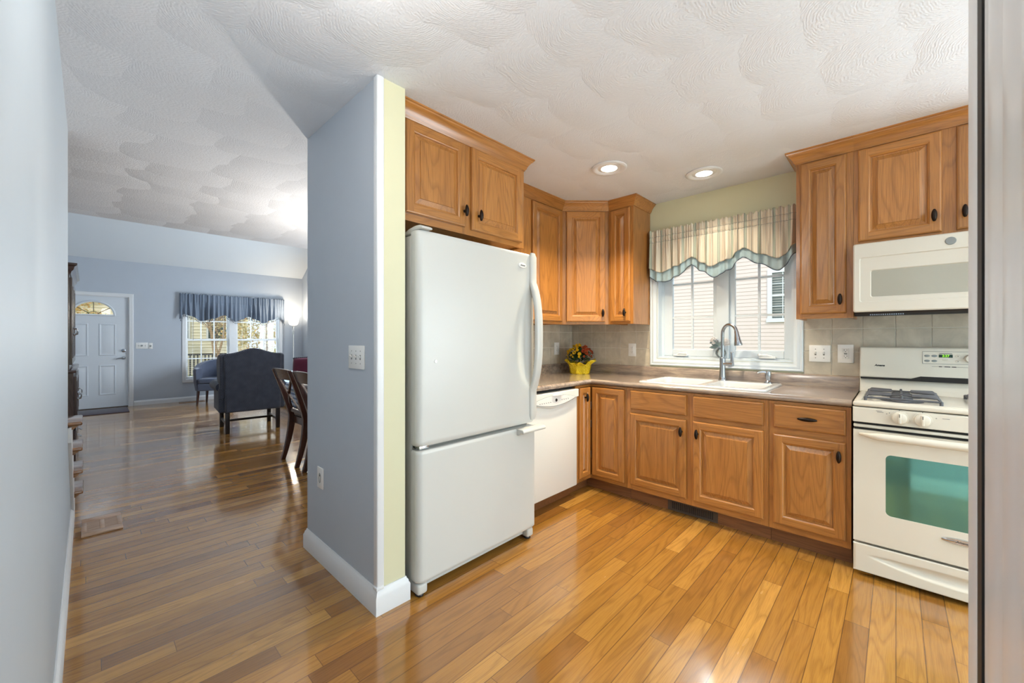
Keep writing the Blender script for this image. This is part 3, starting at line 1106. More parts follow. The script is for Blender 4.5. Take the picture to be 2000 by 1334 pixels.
def wall_cabinet(name, label, o, s, n, width, depth, z0, z1, doors, knobs, crown_path=None, cb=None, ca=None, group=None, stile=.03):
    """Box cabinet with face frame, raised-panel doors, knobs and its own run of crown."""
    loc = (o[0] + s[0] * width / 2 - n[0] * depth / 2, o[1] + s[1] * width / 2 - n[1] * depth / 2, z0)
    t = thing(name, label, 'cabinet', loc, 0, group)
    T = frame((o[0], o[1], 0), s, n)
    hm = hmat(s)
    mb = MB(T)
    p = .016
    mb.box(0, p, -depth, -.0195, z0, z1)
    mb.box(width - p, width, -depth, -.0195, z0, z1)
    mb.box(p, width - p, -depth, -.0195, z0 + .012, z0 + .03)
    mb.box(p, width - p, -depth, -.0195, z1 - .02, z1)
    mb.box(p, width - p, -depth, -depth + .008, z0 + .03, z1 - .02)
    mb.build('case', [M['oak_z']], t, smooth=0)
    ops = [(d[0] + .012, d[1] - .012, d[2] + .012, d[3] - .012) for d in doors]
    cab_face(T, 0, width, z0, z1, ops, hm, t)
    for d, k in zip(doors, knobs):
        ob = raised_door(T, d[0], d[1], d[2], d[3], .001).build('door', [M['oak_z'], hm], t, smooth=25)
        if k:
            knob(T, k[0], k[1], .020, ob)
    if crown_path:
        mb = MB()
        mb.sweep(CROWN, crown_path, out=1, before=cb, after=ca)
        mb.build('crown_moulding', hm, t, smooth=30)
    return t


E_ = .001
# over the fridge (face at Y = 1.80, looking towards -Y)
wall_cabinet('fridge_top_cabinet', 'deep two-door oak cabinet spanning the top of the white fridge', (1.048, 1.80), (1, 0), (0, -1), .957, .630, 1.848, H - E_,
             [(.052, .440, 1.886, 2.358), (.490, .925, 1.880, 2.362)], [(.430, 1.972), (.540, 1.968)],
             [(1.048, 1.80), (2.005, 1.80), (2.005, 2.11)])
# wall cabinet beside it (face at Y = 2.115)
wall_cabinet('wall_cabinet', 'tall single-door oak wall cabinet between the fridge and the corner cabinet', (2.006, 2.115), (1, 0), (0, -1), .852, .318, 1.372, H - E_,
             [(.44, .838, 1.395, 2.355)], [(.475, 1.47)],
             [(2.062, 2.115), (2.858, 2.115)], ca=(3.148, 1.825))


def corner_wall_cabinet():
    a, b = Vector((2.860, 2.115)), Vector((3.150, 1.825))
    L = (b - a).length
    s = ((b - a) / L)
    n = (-s.y * -1, 0)
    n = Vector((s.y, -s.x))          # outward, towards the room
    t = thing('corner_wall_cabinet', 'diagonal oak corner wall cabinet above the potted mums', 'cabinet', (3.1, 2.1, 1.372))
    mb = MB()
    q = .019
    poly = [(a.x - n.x * q, a.y - n.y * q), (b.x - n.x * q, b.y - n.y * q), (XK - .002, 1.826), (XK - .002, YB - .002), (2.861, YB - .002)]
    mb.prism(poly, 'z', 1.384, H - E_)
    mb.build('case', M['oak_z'], t, smooth=0)
    T = frame((a.x, a.y, 0), (s.x, s.y, 0), (n.x, n.y, 0))
    cab_face(T, .001, L - .001, 1.372, H - E_, [(.045, L - .045, 1.41, 2.35)], M['oak_y'], t, depth=.018)
    ob = raised_door(T, .035, L - .035, 1.395, 2.358, .001).build('door', [M['oak_z'], M['oak_y']], t, smooth=25)
    knob(T, L - .062, 1.47, .020, ob)
    mb = MB()
    mb.sweep(CROWN, [tuple(a), tuple(b)], out=1, before=(2.06, 2.115), after=(3.15, 1.59))
    mb.build('crown_moulding', M['oak_y'], t, smooth=30)


corner_wall_cabinet()
wall_cabinet('wall_cabinet', 'narrow oak wall cabinet beside the sink window, next to the diagonal corner cabinet', (3.150, 1.824), (0, -1), (-1, 0), .230, .318, 1.372, H - E_,
             [(.022, .206, 1.395, 2.358)], [(.166, 1.47)],
             [(3.150, 1.824), (3.150, 1.594), (XK - .002, 1.594)], cb=(2.86, 2.115))
wall_cabinet('wall_cabinet', 'tall narrow oak wall cabinet between the window valance and the microwave', (3.150, .466), (0, -1), (-1, 0), .283, .318, 1.372, H - E_,
             [(.022, .250, 1.402, 2.358)], [(.222, 1.484)],
             [(XK - .002, .466), (3.150, .466), (3.150, .1824)])
wall_cabinet('microwave_top_cabinet', 'short two-door oak wall cabinet mounted above the bisque microwave', (3.150, .182), (0, -1), (-1, 0), .765, .318, 1.798, H - E_,
             [(.020, .360, 1.818, 2.358), (.412, .752, 1.818, 2.358)], [(.330, 1.905), (.440, 1.905)],
             [(3.150, .1824), (3.150, -.583)])


# ------------------------------------------------------------------ base cabinets
def base_cabinet(name, label, s0, s1, parts, toe=True):
    """Run along the window wall: face at X = 2.861; s is measured towards -Y from Y = 0."""
    T = frame((2.861, 0, 0), (0, -1, 0), (-1, 0, 0))
    t = thing(name, label, 'cabinet', (3.15, -(s0 + s1) / 2, 0))
    mb = MB(T)
    mb.box(s0, s0 + .016, -.585, -.0195, .10, .872)
    mb.box(s1 - .016, s1, -.585, -.0195, .10, .872)
    mb.box(s0 + .016, s1 - .016, -.585, -.0195, .10, .118)
    mb.box(s0 + .016, s1 - .016, -.585, -.577, .118, .872)
    mb.build('case', M['oak_z'], t, smooth=0)
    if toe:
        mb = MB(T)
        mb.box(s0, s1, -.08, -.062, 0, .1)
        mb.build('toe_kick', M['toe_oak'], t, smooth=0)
    ops = [(p[1] + .012, p[2] - .012, p[3] + .012, p[4] - .012) for p in parts]
    cab_face(T, s0, s1, .10, .872, ops, M['oak_y'], t)
    for p in parts:
        kind, a, b, c, d = p[:5]
        ob = raised_door(T, a, b, c, d, .001, drawer=kind != 'door').build({'door': 'door', 'drawer': 'drawer', 'front': 'false_front'}[kind],
                                                                        [M['oak_z'], M['oak_y']], t, smooth=25)
        if len(p) > 5:
            knob(T, p[5], p[6], .020, ob, level=kind == 'drawer', name='pull' if kind == 'drawer' else 'knob')
    return t


base_cabinet('sink_base_cabinet', 'oak base cabinet under the white sink with two doors and two plain fronts', -1.498, -.562,
             [('front', -1.466, -1.048, .713, .855), ('front', -1.004, -.586, .713, .855),
              ('door', -1.470, -1.050, .140, .683, -1.080, .602), ('door', -1.004, -.588, .140, .683, -.974, .602)])
base_cabinet('drawer_base_cabinet', 'oak base cabinet beside the range with one drawer over one door', -.560, -.176,
             [('drawer', -.534, -.197, .715, .855, -.366, .785), ('door', -.536, -.197, .140, .677, -.226, .600)])


def corner_base():
    t = thing('corner_base_cabinet', 'inside-corner oak base cabinet with a folding pair of narrow doors by the dishwasher', 'cabinet', (3.1, 2.0, 0))
    T1 = frame((2.861, 0, 0), (0, -1, 0), (-1, 0, 0))       # leg under the window
    T2 = frame((0, 1.829, 0), (1, 0, 0), (0, -1, 0))        # leg beside the dishwasher
    mb = MB()
    mb.prism([(2.662, 1.849), (2.881, 1.849), (2.881, 1.501), (3.455, 1.501), (3.455, 2.42), (2.662, 2.42)], 'z', .10, .872)
    mb.build('case', M['oak_z'], t, smooth=0)
    mb = MB()
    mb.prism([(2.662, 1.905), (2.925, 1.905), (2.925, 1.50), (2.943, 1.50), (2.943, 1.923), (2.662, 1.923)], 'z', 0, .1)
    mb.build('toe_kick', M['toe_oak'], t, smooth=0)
    mb = MB()
    mb.T = T1
    mb.box(-1.525, -1.500, -.019, 0, .10, .872)
    mb.box(-1.829, -1.525, -.019, 0, .857, .872, 1)
    mb.box(-1.829, -1.525, -.019, 0, .10, .128, 1)
    mb.T = T2
    mb.box(2.645, 2.690, -.019, 0, .10, .872)
    mb.box(2.690, 2.861, -.019, 0, .857, .872, 1)
    mb.box(2.690, 2.861, -.019, 0, .10, .128, 1)
    mb.build('face_frame', [M['oak_z'], M['oak_y']], t, smooth=0)
    raised_door(T1, -1.805, -1.518, .133, .853, .001).build('door', [M['oak_z'], M['oak_y']], t, smooth=25)
    ob = raised_door(T2, 2.686, 2.838, .133, .853, .001, fw=.048).build('door', [M['oak_z'], M['oak_x']], t, smooth=25)
    knob(T2, 2.755, .775, .020, ob)
    for z in (.30, .55, .70):
        mb = MB()
        mb.tube([(2.8465, 1.8135, z - .03), (2.8465, 1.8135, z + .03)], .0035, 8)
        mb.build('hinge', M['steel'], t)


corner_base()

# floor-level heating register let into the toe kick
t = thing('heat_register', 'dark bronze heating register in the toe kick under the sink', 'vent', (2.92, 1.035, 0))
mb = MB()
mb.box(2.917, 2.9225, .868, 1.206, .004, .017)
mb.box(2.917, 2.9225, .868, 1.206, .068, .082)
mb.box(2.917, 2.9225, .868, .892, .017, .068)
mb.box(2.917, 2.9225, 1.182, 1.206, .017, .068)
mb.build('frame', M['vent_brown'], t, smooth=0, bevel=.0015)
mb = MB()
for k in range(22):
    y = .896 + (1.178 - .896) * k / 21
    mb.box(2.9185, 2.9223, y - .0026, y + .0026, .017, .068)
mb.build('louver_bars', M['vent_brown'], t, smooth=0)
mb = MB()
mb.box(2.9222, 2.9228, .893, 1.181, .017, .068)
mb.build('dark_duct', M['slot_dark'], t, smooth=0)


# ------------------------------------------------------------------ countertop and sink
def countertop():
    t = thing('countertop', 'L-shaped brown grey laminate countertop with rolled edge and backsplash lip', 'countertop', (3.15, 1.2, .876))
    z0, z1 = .876, .914
    mb = MB()
    r = .014
    # rolled front edge swept along both legs
    prof = [(0, z0)]
    for k in range(9):
        a = -math.pi / 2 + math.pi * k / 8
        prof.append((.016 + .019 * math.cos(a) * 1.0 - .0, (z0 + z1) / 2 + .019 * math.sin(a)))
    prof += [(0, z1)]
    XF, YFr = 2.836, 1.804
    mb.sweep(prof, [(2.03, YFr + .035), (XF + .035, YFr + .035), (XF + .035, .172)], out=1)
    hx0, hx1, hy0, hy1 = 2.925, 3.405, .605, 1.410
    for q in ((XF + .035, hx0, .172, YFr + .035), (hx1, XK - .010, .172, YFr + .035), (hx0, hx1, .172, hy0), (hx0, hx1, hy1, YFr + .035),
              (2.03, XK - .010, YFr + .035, YB - .010)):
        mb.box(q[0], q[1], q[2], q[3], z0, z1)
    mb.build('top', M['counter'], t, smooth=50)
    mb = MB()
    lip = [(0, z1), (.020, z1), (.020, .992), (.016, .999), (.010, 1.002), (0, 1.002)]
    mb.sweep(lip, [(2.03, YB - .009), (XK - .009, YB - .009), (XK - .009, .172)], out=1)
    mb.build('backsplash_lip', M['counter'], t, smooth=50)


countertop()


def rrect(x0, x1, y0, y1, r, z, n=5):
    pts = []
    for cx, cy, a0 in ((x1 - r, y1 - r, 0), (x0 + r, y1 - r, 90), (x0 + r, y0 + r, 180), (x1 - r, y0 + r, 270)):
        for k in range(n + 1):
            a = R(a0 + 90 * k / n)
            pts.append((cx + r * math.cos(a), cy + r * math.sin(a), z))
    return pts


def loops(mb, ls, mi=0, cap=False):
    n = len(ls[0])
    vs = [p for l in ls for p in l]
    fs = [(i * n + k, i * n + (k + 1) % n, (i + 1) * n + (k + 1) % n, (i + 1) * n + k) for i in range(len(ls) - 1) for k in range(n)]
    if cap:
        fs.append(list(range((len(ls) - 1) * n, len(ls) * n)))
    mb.add(vs, fs, mi)


def sink():
    t = thing('kitchen_sink', 'white drop-in double bowl sink below the window', 'sink', (3.165, 1.0, .914))
    x0, x1, y0, y1 = 2.893, 3.432, .585, 1.432
    bm = bmesh.new()

    def ring(pts):
        vs = [bm.verts.new(p) for p in pts]
        return [bm.edges.new((vs[i], vs[(i + 1) % len(vs)])) for i in range(len(vs))]
    top = rrect(x0 + .010, x1 - .010, y0 + .010, y1 - .010, .03, .927)
    b1 = rrect(2.935, 3.335, 1.005, 1.395, .05, .927)
    b2 = rrect(2.935, 3.335, .622, .965, .05, .927)
    es = ring(top) + ring(b1) + ring(b2)
    bmesh.ops.triangle_fill(bm, edges=es, use_beauty=True)
    bm.verts.index_update()
    mb = MB()
    mb.add([tuple(v.co) for v in bm.verts], [[v.index for v in f.verts] for f in bm.faces])
    bm.free()
    loops(mb, [top, rrect(x0 + .003, x1 - .003, y0 + .003, y1 - .003, .034, .924), rrect(x0, x1, y0, y1, .036, .918), rrect(x0, x1, y0, y1, .036, .9145)])
    mb.build('rim', M['sink_white'], t, smooth=50)
    for b, (a0, a1, c0, c1), dp in ((b1, (2.935, 3.335, 1.005, 1.395), .19), (b2, (2.935, 3.335, .622, .965), .16)):
        mb = MB()
        L = [b]
        for o, z, r in ((.004, .921, .05), (.010, .908, .05), (.016, .927 - dp + .05, .05), (.028, .927 - dp + .018, .05), (.055, .927 - dp, .05)):
            L.append(rrect(a0 + o, a1 - o, c0 + o, c1 - o, r, z))
        loops(mb, L, cap=True)
        bo = mb.build('bowl', M['sink_white'], t, smooth=60)
        mb = MB()
        mb.lathe([(.0, .0), (.042, .0), (.042, .004), (.034, .005), (.03, .003), (.0, .002)], ((a0 + a1) / 2, (c0 + c1) / 2, .9275 - dp), 20)
        mb.build('drain', M['steel'], bo)


sink()


def faucet():
    t = thing('kitchen_faucet', 'brushed steel gooseneck pull-down faucet behind the sink', 'faucet', (3.385, .972, .927))
    x, y = 3.385, .972
    d = Vector((-.40, -.92, 0)).normalized()
    mb = MB()
    mb.lathe([(.0, .927), (.030, .927), (.030, .932), (.026, .938), (.023, .96), (.021, 1.02), (.021, 1.095), (.0165, 1.10), (.0, 1.10)], (x, y, 0), 24)
    mb.build('body', M['steel'], t)
    p = [Vector((x, y, 1.09))]
    for z in (1.13, 1.17, 1.21, 1.25, 1.28):
        p.append(Vector((x, y, z)))
    rr = .060
    c = Vector((x, y, 1.285)) + d * rr
    for k in range(1, 13):
        a = math.pi - (math.pi * .93) * k / 12
        p.append(c + d * (rr * math.cos(a)) + Vector((0, 0, rr * math.sin(a) * 1.15)))
    end = p[-1]
    mb = MB()
    mb.tube(p, .0125, 14)
    mb.build('spout', M['steel'], t)
    mb = MB()
    dd = (d * .16 + Vector((0, 0, -1))).normalized()
    mb.tube([end + dd * k for k in (-.004, .0, .02, .06, .098, .105)], [.0135, .0145, .0155, .021, .0285, .027], 20)
    sp = mb.build('spray_head', M['steel'], t)
    mb = MB()
    q = end + dd * .05 - d * .018
    mb.rbox(q.x - .006, q.x + .006, q.y - .006, q.y + .006, q.z - .022, q.z + .022, .004, 2)
    mb.build('spray_button', M['grey_plastic'], sp)
    # lever on a short side arm
    mb = MB()
    s = Vector((-.25, -.97, 0)).normalized()
    b = Vector((x, y, 1.052))
    mb.tube([b, b + s * .055, b + s * .082], [.017, .016, .016], 16)
    h = mb.build('lever_arm', M['steel'], t)
    mb = MB()
    e = b + s * .075
    mb.rbox(e.x - .009, e.x + .009, e.y - .010, e.y + .010, 1.06, 1.148, .005, 3)
    mb.build('lever', M['steel'], h)


faucet()


def soap():
    t = thing('soap_dispenser', 'small steel soap dispenser on the back rim of the sink', 'soap dispenser', (3.385, .668, .927))
    x, y = 3.385, .668
    mb = MB()
    mb.lathe([(0, .927), (.026, .927), (.026, .931), (.017, .937), (.012, .948), (.016, .955), (.016, .962)], (x, y, 0), 20)
    mb.build('base', M['steel'], t)
    mb = MB()
    mb.lathe([(0, .962), (.017, .962), (.019, .97), (.019, 1.005), (.016, 1.012), (0, 1.013)], (x, y, 0), 20)
    mb.tube([(x, y, 1.0), (x - .02, y + .028, 1.006), (x - .04, y + .052, 1.003), (x - .044, y + .058, .996)], [.009, .0075, .006, .005], 10)
    mb.build('pump_head', M['steel'], t)


soap()


# ------------------------------------------------------------------ refrigerator
def rounded_front(mb, x0, x1, yf, yb, z0, z1, r, dent=None, nx=44, nz=60, mi=0):
    """Door shell with rounded upright corners; dent(x,z) pushes the front in."""
    prof = []
    n = 7
    for k in range(n + 1):
        a = R(180 + 90 * k / n)
        prof.append((x0 + r + r * math.cos(a), yf + r + r * math.sin(a)))
    for i in range(1, nx):
        prof.append((x0 + r + (x1 - x0 - 2 * r) * i / nx, yf))
    for k in range(n + 1):
        a = R(270 + 90 * k / n)
        prof.append((x1 - r + r * math.cos(a), yf + r + r * math.sin(a)))
    prof = [(x0, yb)] + prof + [(x1, yb)]
    P = len(prof)
    e = .008
    zz = [z0, z0 + e] + [z0 + e + (z1 - z0 - 2 * e) * j / nz for j in range(1, nz)] + [z1 - e, z1]
    vs = []
    for j, z in enumerate(zz):
        inset = .006 if j in (0, len(zz) - 1) else 0
        for x, y in prof:
            dy = dent(x, z) if dent and y < yf + .001 else 0
            vs.append((x + (inset if x < x0 + r else -inset if x > x1 - r else 0), y + (inset if y < yb - .002 else 0) + dy, z))
    fs = [(j * P + i, j * P + i + 1, (j + 1) * P + i + 1, (j + 1) * P + i) for j in range(len(zz) - 1) for i in range(P - 1)]
    fs += [(j * P + P - 1, j * P, (j + 1) * P, (j + 1) * P + P - 1) for j in range(len(zz) - 1)]
    fs += [list(range(P)), list(range((len(zz) - 1) * P, len(zz) * P))]
    mb.add(vs, fs, mi)


def fridge():
    t = thing('refrigerator', 'tall white bottom-freezer refrigerator standing beside the wall end', 'refrigerator', (1.5, 2.0, 0))
    x0, x1, yf = 1.078, 1.945, 1.640
    mb = MB()
    mb.rbox(1.088, 1.935, 1.722, 2.40, .03, 1.755, .012, 3)
    mb.build('body', M['fridge'], t)
    mb = MB()
    mb.box(1.10, 1.925, 1.702, 1.724, .08, 1.74)
    mb.build('door_seal', M['seal_grey'], t, smooth=0)

    def dent(x, z):
        u, v = (x - 1.885) / .13, (z - 1.255) / .30
        d = u * u + v * v
        return .020 * (1 - d) ** .6 if d < 1 and x < 1.885 else 0
    mb = MB()
    rounded_front(mb, x0, 1.935, yf, 1.702, .728, 1.768, .030, dent)
    d = mb.build('refrigerator_door', M['fridge'], t, smooth=50)
    # full-height handle strip with a bowed grip
    mb = MB()
    path = []
    for k in range(41):
        z = .745 + (1.778 - .745) * k / 40
        u = (z - 1.262) / .335
        bow = .052 * max(0, 1 - abs(u) ** 2.6) ** .9 if abs(u) < 1 else 0
        path.append((1.909, 1.640 - bow, z))
    vs, n = [], 12
    for i, (x, y, z) in enumerate(path):
        s = .6 if i in (0, len(path) - 1) else 1
        for k in range(n):
            a = 2 * math.pi * k / n
            c, sn = math.cos(a), math.sin(a)
            vs.append((x + .030 * s * math.copysign(abs(c) ** .6, c), y + .014 * s * math.copysign(abs(sn) ** .6, sn), z))
    fs = [(i * n + k, i * n + (k + 1) % n, (i + 1) * n + (k + 1) % n, (i + 1) * n + k) for i in range(len(path) - 1) for k in range(n)]
    fs += [list(range(n)), list(range((len(path) - 1) * n, len(path) * n))]
    mb.add(vs, fs)
    h = mb.build('handle', M['fridge'], d, smooth=60)
    for z in (.945, 1.582):
        mb = MB()
        mb.box(1.879, 1.940, 1.6252, 1.6275, z - .001, z + .001)
        mb.build('handle_seam', M['seal_grey'], d, smooth=0)
    mb = MB()
    mb.lathe([(0, -.006), (.038, -.006), (.044, -.003), (.044, 0), (0, 0)], (0, 0, 0), 28, 'y')
    mb.v = [(1.812 + x * .8, 1.640 + y, 1.690 + z * .36) for x, y, z in mb.v]
    b = mb.build('badge', M['white_plastic'], d)
    lettering('Amana', .015, M['ink'], d, (1.812, 1.6335, 1.690), *YS, shear=.25, align='CENTER')
    mb = MB()
    mb.lathe([(0, -.004), (.008, -.004), (.009, 0)], (0, 0, 0), 12, 'y')
    mb.v = [(1.178 + x, 1.640 + y, 1.135 + z) for x, y, z in mb.v]
    mb.build('hole_plug', M['white_plastic'], d)
    # freezer
    mb = MB()
    rounded_front(mb, x0, 1.945, yf, 1.702, .072, .706, .030)
    f = mb.build('freezer_door', M['fridge'], t, smooth=50)
    mb = MB()
    mb.prism([(1.655, .705), (1.640, .708), (1.596, .706), (1.585, .698), (1.584, .688), (1.592, .682), (1.606, .684), (1.622, .672), (1.641, .668)], 'x', 1.765, 1.975)
    mb.build('handle', M['fridge'], f, smooth=50, bevel=.004)
    mb = MB()
    mb.rbox(1.10, 1.155, 1.662, 1.72, .7075, .7265, .004, 2)
    hg = mb.build('hinge', M['chrome'], t)
    mb = MB()
    top = [(1.62, 1.771), (1.625, 1.782), (1.645, 1.790), (1.68, 1.792), (1.735, 1.786), (1.80, 1.768), (1.80, 1.756), (1.71, 1.756), (1.70, 1.770)]
    mb.prism(top, 'x', 1.086, 1.150)
    mb.build('hinge_cover', M['fridge'], t, smooth=40, bevel=.006)
    mb = MB()
    mb.box(1.12, 1.90, 1.690, 1.712, .028, .066)
    g = mb.build('base_grille', M['fridge'], t, smooth=0)
    mb = MB()
    mb.box(1.16, 1.87, 1.6885, 1.6902, .042, .050)
    mb.build('grille_slot', M['slot_dark'], g, smooth=0)
    for x in (1.112, 1.90):
        mb = MB()
        mb.rbox(x - .028, x + .028, 1.648, 1.73, .014, .066, .012, 3)
        fc = mb.build('foot_cover', M['fridge'], t)
        mb = MB()
        mb.lathe([(0, 0), (.020, 0), (.022, .006), (.016, .016), (0, .016)], (x, 1.68, 0), 16)
        mb.build('foot', M['black_plastic'], fc)
    for x in (1.15, 1.88):
        mb = MB()
        mb.lathe([(0, 0), (.02, 0), (.02, .03), (0, .03)], (x, 2.33, 0), 12)
        mb.build('roller', M['black_plastic'], t)


fridge()


# ------------------------------------------------------------------ dishwasher
def dishwasher():
    t = thing('dishwasher', 'white built-in dishwasher with an eye-shaped control panel', 'dishwasher', (2.34, 2.1, 0))
    x0, x1, yf = 2.034, 2.640, 1.808
    mb = MB()
    mb.box(x0 + .005, x1 - .005, yf + .045, 2.40, .10, .866)
    mb.build('body', M['slot_dark'], t, smooth=0)
    mb = MB()
    mb.box(x0, 2.661, 1.895, 1.91, 0, .098)
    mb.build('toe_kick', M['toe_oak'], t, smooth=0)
    mb = MB()
    mb.rbox(x0, x1, yf, yf + .045, .102, .812, .008, 3)
    mb.build('door_panel', M['dw_white'], t)
    # console: upright strip whose lower edge curves into a smile, with a lens-shaped key area let in
    xc, hw = (x0 + x1) / 2, (x1 - x0) / 2
    mb = MB()
    n = 36
    lo = [(x0 + (x1 - x0) * k / n) for k in range(n + 1)]

    def zlow(x):
        u = (x - xc) / hw
        return .798 - .052 * (1 - min(1, abs(u) / .93) ** 1.7)
    poly = [(x, zlow(x)) for x in lo] + [(x1, .856), (x0, .856)]
    mb.prism(poly, 'y', yf - .016, yf + .045)
    c = mb.build('console', M['dw_white'], t, smooth=40, bevel=.004)
    mb = MB()
    lens = []
    for k in range(33):
        u = -1 + 2 * k / 32
        lens.append((xc + u * .262, .800 - .040 * (1 - abs(u) ** 1.9)))
    for k in range(31, 0, -1):
        u = -1 + 2 * k / 32
        lens.append((xc + u * .262, .800 + .036 * (1 - abs(u) ** 1.9)))
    mb.prism(lens, 'y', yf - .0195, yf - .012)
    k_ = mb.build('key_panel', M['white_plastic'], c, smooth=30, bevel=.002)
    mb = MB()
    mb.tube([(p[0], yf - .0165, p[1]) for p in lens + lens[:1]], .0028, 6, caps=False)
    mb.build('panel_outline', M['grey_plastic'], c)
    mb = MB()
    hl = []
    for k in range(17):
        u = -1 + 2 * k / 16
        hl.append((xc + .02 + u * .055, .836 + .010 * (1 - u * u)))
    for k in range(15, 0, -1):
        u = -1 + 2 * k / 16
        hl.append((xc + .02 + u * .055, .836 - .006 * (1 - u * u)))
    mb.prism(hl, 'y', yf - .030, yf - .012)
    mb.build('latch_handle', M['white_plastic'], c, smooth=30, bevel=.003)
    mb = MB()
    mb.lathe([(0, yf - .0235), (.010, yf - .0235), (.0115, yf - .0195)], (xc + .01, 0, .801), 18, 'y')
    mb.build('emblem', M['ink'], c)
    mb = MB()
    for k in range(6):
        mb.box(xc - .18 + k * .024, xc - .172 + k * .024, yf - .0202, yf - .0194, .788, .794)
    mb.build('lettering', M['ink_grey'], c, smooth=0)
    mb = MB()
    for k in range(4):
        mb.box(xc + .075 + k * .026, xc + .083 + k * .026, yf - .0202, yf - .0194, .794, .800)
    mb.build('lettering', M['ink_grey'], c, smooth=0)


dishwasher()


# ------------------------------------------------------------------ gas range
def gas_range():
    t = thing('gas_range', 'bisque free-standing gas range at the end of the counter', 'range', (3.13, -.216, 0))
    ya, yb, xf = .166, -.598, 2.80          # sides and front
    W = M['bisque']
    mb = MB()
    mb.box(2.845, 3.44, yb + .004, ya - .004, .06, .875)
    mb.build('body', W, t, smooth=0)
    for y in (ya - .06, yb + .06):
        for x in (2.90, 3.38):
            mb = MB()
            mb.lathe([(0, 0), (.018, 0), (.018, .03), (.012, .06), (0, .06)], (x, y, 0), 12)
            mb.build('foot', M['black_plastic'], t)
    # storage drawer with a long scooped grip
    mb = MB()

    def dfn(u, v):
        y = ya - .002 + (yb - ya + .004) * u
        z = .024 + (.172 - .024) * v
        uu = (u - .5) / .42
        zc = .118 - .0 * uu
        d = 0
        if abs(uu) < 1:
            hw = .030 * (1 - uu * uu) ** .8 + 1e-5
            w_ = (z - (zc - .018 * (1 - uu * uu))) / hw
            if abs(w_) < 1:
                d = .016 * (1 - w_ * w_) * min(1, (1 - abs(uu)) * 4)
        return (xf + d + (.006 if v in (0.0, 1.0) else 0), y, z)
    mb.grid(60, 40, dfn)
    dr = mb.build('drawer', W, t, smooth=60, solid=.03, fixn=False)
    # oven door
    mb = MB()
    wy0, wy1, wz0, wz1 = .038, -.470, .345, .655
    us, zs = [ya - .002, wy0, wy1, yb + .002], [.184, wz0, wz1, .768]
    for i in range(3):
        for j in range(3):
            if not (i == 1 and j == 1):
                mb.box(xf, xf + .042, us[i + 1], us[i], zs[j], zs[j + 1])
    for yc, zc, sy, sz in ((wy0, wz0, -1, 1), (wy0, wz1, -1, -1), (wy1, wz0, 1, 1), (wy1, wz1, 1, -1)):
        r = .022                                    # rounded window corners
        fil = [(yc, zc)] + [(yc + sy * (r - r * math.sin(R(k * 15))), zc + sz * (r - r * math.cos(R(k * 15)))) for k in range(7)]
        mb.prism(fil, 'x', xf + .0002, xf + .012)
    d = mb.build('oven_door', W, t, smooth=0)
    mb = MB()
    mb.box(xf + .003, xf + .014, wy1 - .004, wy0 + .004, wz0 - .004, wz1 + .004)

    mb.build('oven_window', M['oven_glass'], d)
    mb = MB()
    path = []
    for k in range(31):
        u = k / 30
        y = .138 + (-.570 - .138) * u
        e = min(1, min(u, 1 - u) / .10)
        path.append((xf - .034 * math.sin(e * math.pi / 2) - .002, y, .748))
    mb.tube(path, [.006 + .013 * min(1, min(k, 30 - k) / 3) for k in range(31)], 14)
    mb.build('handle', W, d, smooth=60)
    mb = MB()
    mb.lathe([(0, -.008), (.055, -.008), (.066, -.003), (.066, 0), (0, 0)], (0, 0, 0), 32, 'x')
    mb.v = [(xf + x, -.222 + y, .298 + z * .22) for x, y, z in mb.v]
    b = mb.build('badge', M['chrome'], d)
    lettering('Amana', .014, M['ink'], d, (xf - .009, -.222, .298), *XW, shear=.25, align='CENTER')
    # vent trim strips above the door
    mb = MB()
    mb.rbox(xf + .006, xf + .045, yb + .002, ya - .002, .781, .796, .004, 2)
    mb.build('vent_strip', W, t)
    mb = MB()
    mb.box(xf + .022, xf + .048, yb + .004, ya - .004, .766, .815)
    mb.build('vent_gap', M['slot_dark'], t, smooth=0)
    # control panel
    mb = MB()
    mb.prism([(xf, .809), (xf + .060, .809), (xf + .060, .888), (xf + .010, .888), (xf, .884)], 'y', yb, ya)
    cp = mb.build('control_panel', W, t, smooth=0, bevel=.003)
    mb = MB()
    mb.box(xf + .012, xf + .06, yb + .002, ya - .002, .886, .893)
    mb.build('panel_gap', M['slot_dark'], cp, smooth=0)
    for y in (-.013, -.094, -.340, -.421):
        mb = MB()
        mb.lathe([(0, -.006), (.033, -.006), (.034, -.002), (.033, 0)], (xf, y, .849), 28, 'x')
        mb.lathe([(.029, -.006), (.027, -.022), (.020, -.026), (0, -.027)], (xf, y, .849), 28, 'x')
        mb.rbox(xf - .036, xf - .020, y - .006, y + .006, .849 - .026, .849 + .026, .005, 2)
        k = mb.build('knob', W, cp)
        mb = MB()
        mb.box(xf - .0367, xf - .0358, y - .0012, y + .0012, .856, .872)
        mb.build('pointer_mark', M['ink'], cp, smooth=0)
    for (y, z) in ((.036, .862), (.026, .868), (-.138, .862), (-.011, .8845), (-.092, .8845)):
        MB().box(xf - .0007, xf + .0002, y - .004, y, z, z + .004).build('dot_mark', M['ink_grey'], cp, smooth=0)
    for y0, z in ((.075, .874), (.070, .868), (-.160, .864)):
        MB().box(xf - .0006, xf + .0002, y0 - .024, y0, z, z + .0022).build('lettering', M['ink_grey'], cp, smooth=0)
    # cooktop
    mb = MB()
    mb.rbox(xf - .002, 3.40, yb, ya, .892, .916, .008, 3)
    for q in ((xf + .006, xf + .03, yb + .01, ya - .01), (xf + .03, 3.36, ya - .034, ya - .008), (xf + .03, 3.36, yb + .008, yb + .034)):
        mb.rbox(q[0], q[1], q[2], q[3], .910, .922, .006, 2)
    ct = mb.build('cooktop', W, t)
    # backguard: sloped lower riser, slot, overhanging upper panel
    mb = MB()
